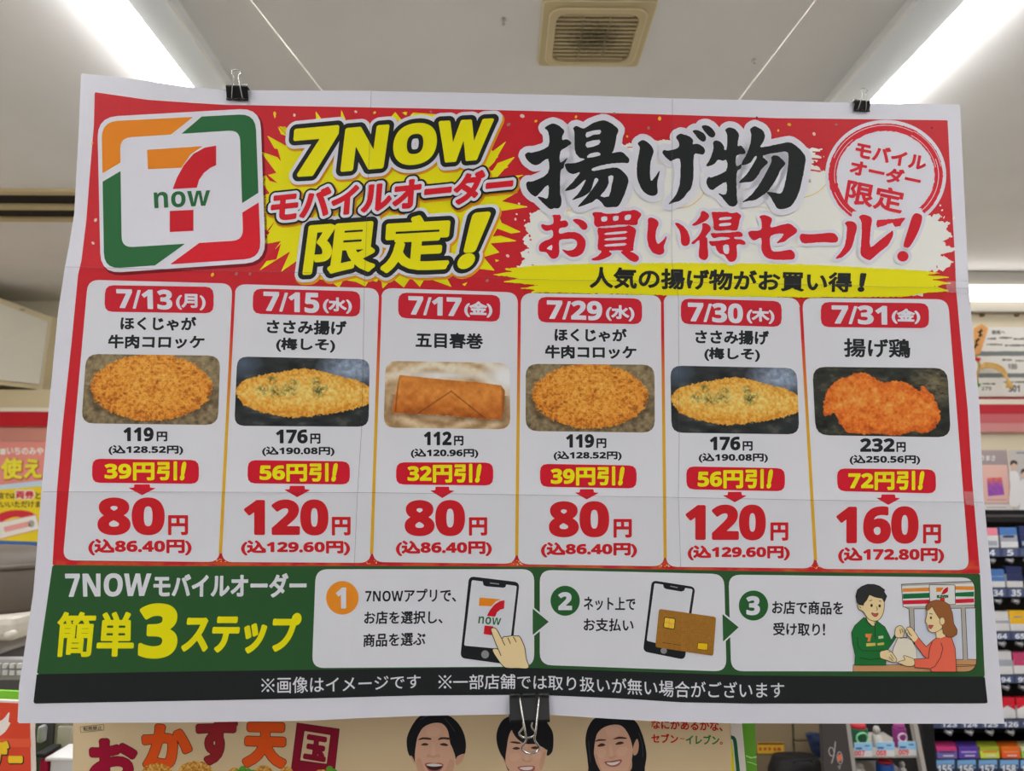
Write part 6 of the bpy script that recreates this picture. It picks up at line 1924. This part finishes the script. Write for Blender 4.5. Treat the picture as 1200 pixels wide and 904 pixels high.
ik.shape(stroke(zX([(540, 160), (536, 210), (528, 260), (515, 300)]), 1.0), EW, 1, cell=.35)
ik.shape([ellipse(*zX([(515, 226)])[0], 3.4, 5.6, 24, rot=-8), ellipse(*zX([(515, 226)])[0], 2.5, 4.6, 24, rot=-8)], EW, 1, cell=.35)
ik.shape([ellipse(*zX([(568, 265)])[0], 3.4, 7.4, 24, rot=-6), ellipse(*zX([(568, 265)])[0], 2.7, 6.6, 24, rot=-6)], EW, 1, cell=.35)
ik.shape(ellipse(*zX([(568, 264)])[0], 2.5, 4.2, 20), PR('emblem_orange', (204, 104, 76)), 1.5, cell=.35)
ik.shape(stroke(zX([(555, 322), (575, 316)]), .8), EW, 1, cell=.35)
ik.shape(stroke(zX([(560, 334), (572, 330)]), .8), EW, 1, cell=.35)
ik.build('looped_emblem', sx)
tag(sx, 'charcoal upright panel with a looped white and orange emblem', 'panel')

# beige cupboard, yellow label, cloth and black bag
cu = empty('beige_cupboard', loc=(vec(920, 880, 2.5)[0], 2.7, 0))
L = np.array(cu.location)
xa, xb, xm = vec(820, 870, 2.5)[0] - L[0], vec(1000, 870, 2.5)[0] - L[0], vec(930.5, 870, 2.5)[0] - L[0]
zm, zz0 = vec(930, 869, 2.5)[2], vec(930, 884, 2.5)[2]
M_CUP = PR('cupboard_beige', (118, 104, 82), rough=.5)
MB().box((xa, -.18, 0), (xb, .2, 1.0), PR('cupboard_gap', (76, 64, 50))).build('carcass', cu)
for n_, a, b in (('door', (xa, zz0 + .002), (xm - .003, .995)), ('drawer_front', (xm + .002, zm + .002), (xb, .995)), ('drawer_front', (xm + .002, zz0 + .002), (xb, zm - .002)), ('lower_door', (xa, .02), (xb, zz0 - .002))):
    MB().box((a[0], -.2, a[1]), (b[0], -.178, b[1]), M_CUP if n_ != 'lower_door' else PR('cupboard_low', (108, 94, 74)), .003).build(n_, cu)
tag(cu, 'beige cupboard with a yellow label behind the green board', 'cupboard')
PLY = Plane(on_y(902.0, 876.0, 2.498), 0.0)
yl = empty('yellow_label', PLY.mat4())
flat_box(PLY, yl, 'sticker', 887.5, 870.5, 919, 883.5, PR('label_yellow', (176, 140, 36)), .0015)
ik = Ink(PLY)
ik.shape([(888, 871), (918.5, 871), (918.5, 873.2), (888, 873.2)], PR('label_brown', (96, 60, 24)), 1, cell=.6)
for x in (891, 896.5, 902, 907.5, 913):
    ik.shape([(x - 1.8, 876.5), (x + 1.8, 876.2), (x + 1.6, 880.5), (x - 1.8, 880.3)], PR('label_red', (150, 66, 40)), 1, cell=.45, rough=1.0)
ik.build('print', yl)
tag(yl, 'yellow label stuck on the beige cupboard', 'label')
p = np.array(vec(933, 895, 2.35))
bgm = MB()
rs = []
for t, s_ in ((0, .9), (.15, 1.0), (.6, 1.0), (.85, .93), (1.0, .75)):
    rs.append([(s_ * .085 * (abs(math.cos(a)) ** .6) * math.copysign(1, math.cos(a)), s_ * .06 * (abs(math.sin(a)) ** .6) * math.copysign(1, math.sin(a)), t * .26) for a in np.linspace(0, 2 * math.pi, 28, endpoint=False)])
ztop_ = vec(933, 887.5, 2.35)[2]
bag = empty('black_bag', loc=(p[0], 2.35, ztop_ - .26))
bgm.rings(rs, PR('bag_black', (16, 15, 17), rough=.6), True, True).build('bag_body', bag)
MB().tube([(-.03, -.055, .262), (-.02, -.06, .272), (.02, -.06, .272), (.03, -.055, .262)], .003, PR('bag_strap', (28, 27, 30))).build('carry_strap', bag)
tag(bag, 'rounded black bag in front of the beige cupboard', 'bag')
stl = MB().box((-.12, -.09, 0), (.12, .09, ztop_ - .26), PR('stool_grey', (90, 84, 80)), .02).build('stool', origin=(0, 0, 0))
stl.location = (p[0], 2.35, 0)
tag(stl, 'grey stool under the black bag', 'stool')
PLZ = Plane(on_y(955.0, 873.0, 2.45), 0.0)
cl = [PLZ.loc(np.float64(a), np.float64(b)) for a, b in zX([(355, 115), (380, 105), (455, 112), (470, 200), (470, 265), (425, 265), (395, 230)])]
m = MB()
n_ = len(cl)
m.poly([(q_[0], q_[1], .004 + .006 * math.sin(i * 2.1)) for i, q_ in enumerate(cl)] + [(q_[0], q_[1], -.01) for q_ in cl], [tuple(range(n_))[::-1], tuple(range(n_, 2 * n_))] + [(i, (i + 1) % n_, n_ + (i + 1) % n_, n_ + i) for i in range(n_)], PR('cloth_navy', (40, 50, 78), rough=.9, noise=.5, nscale=60))
cth = m.build('patterned_cloth')
cth.matrix_world = PLZ.mat4()
tag(cth, 'navy patterned cloth hanging beside the charcoal panel', 'cloth')
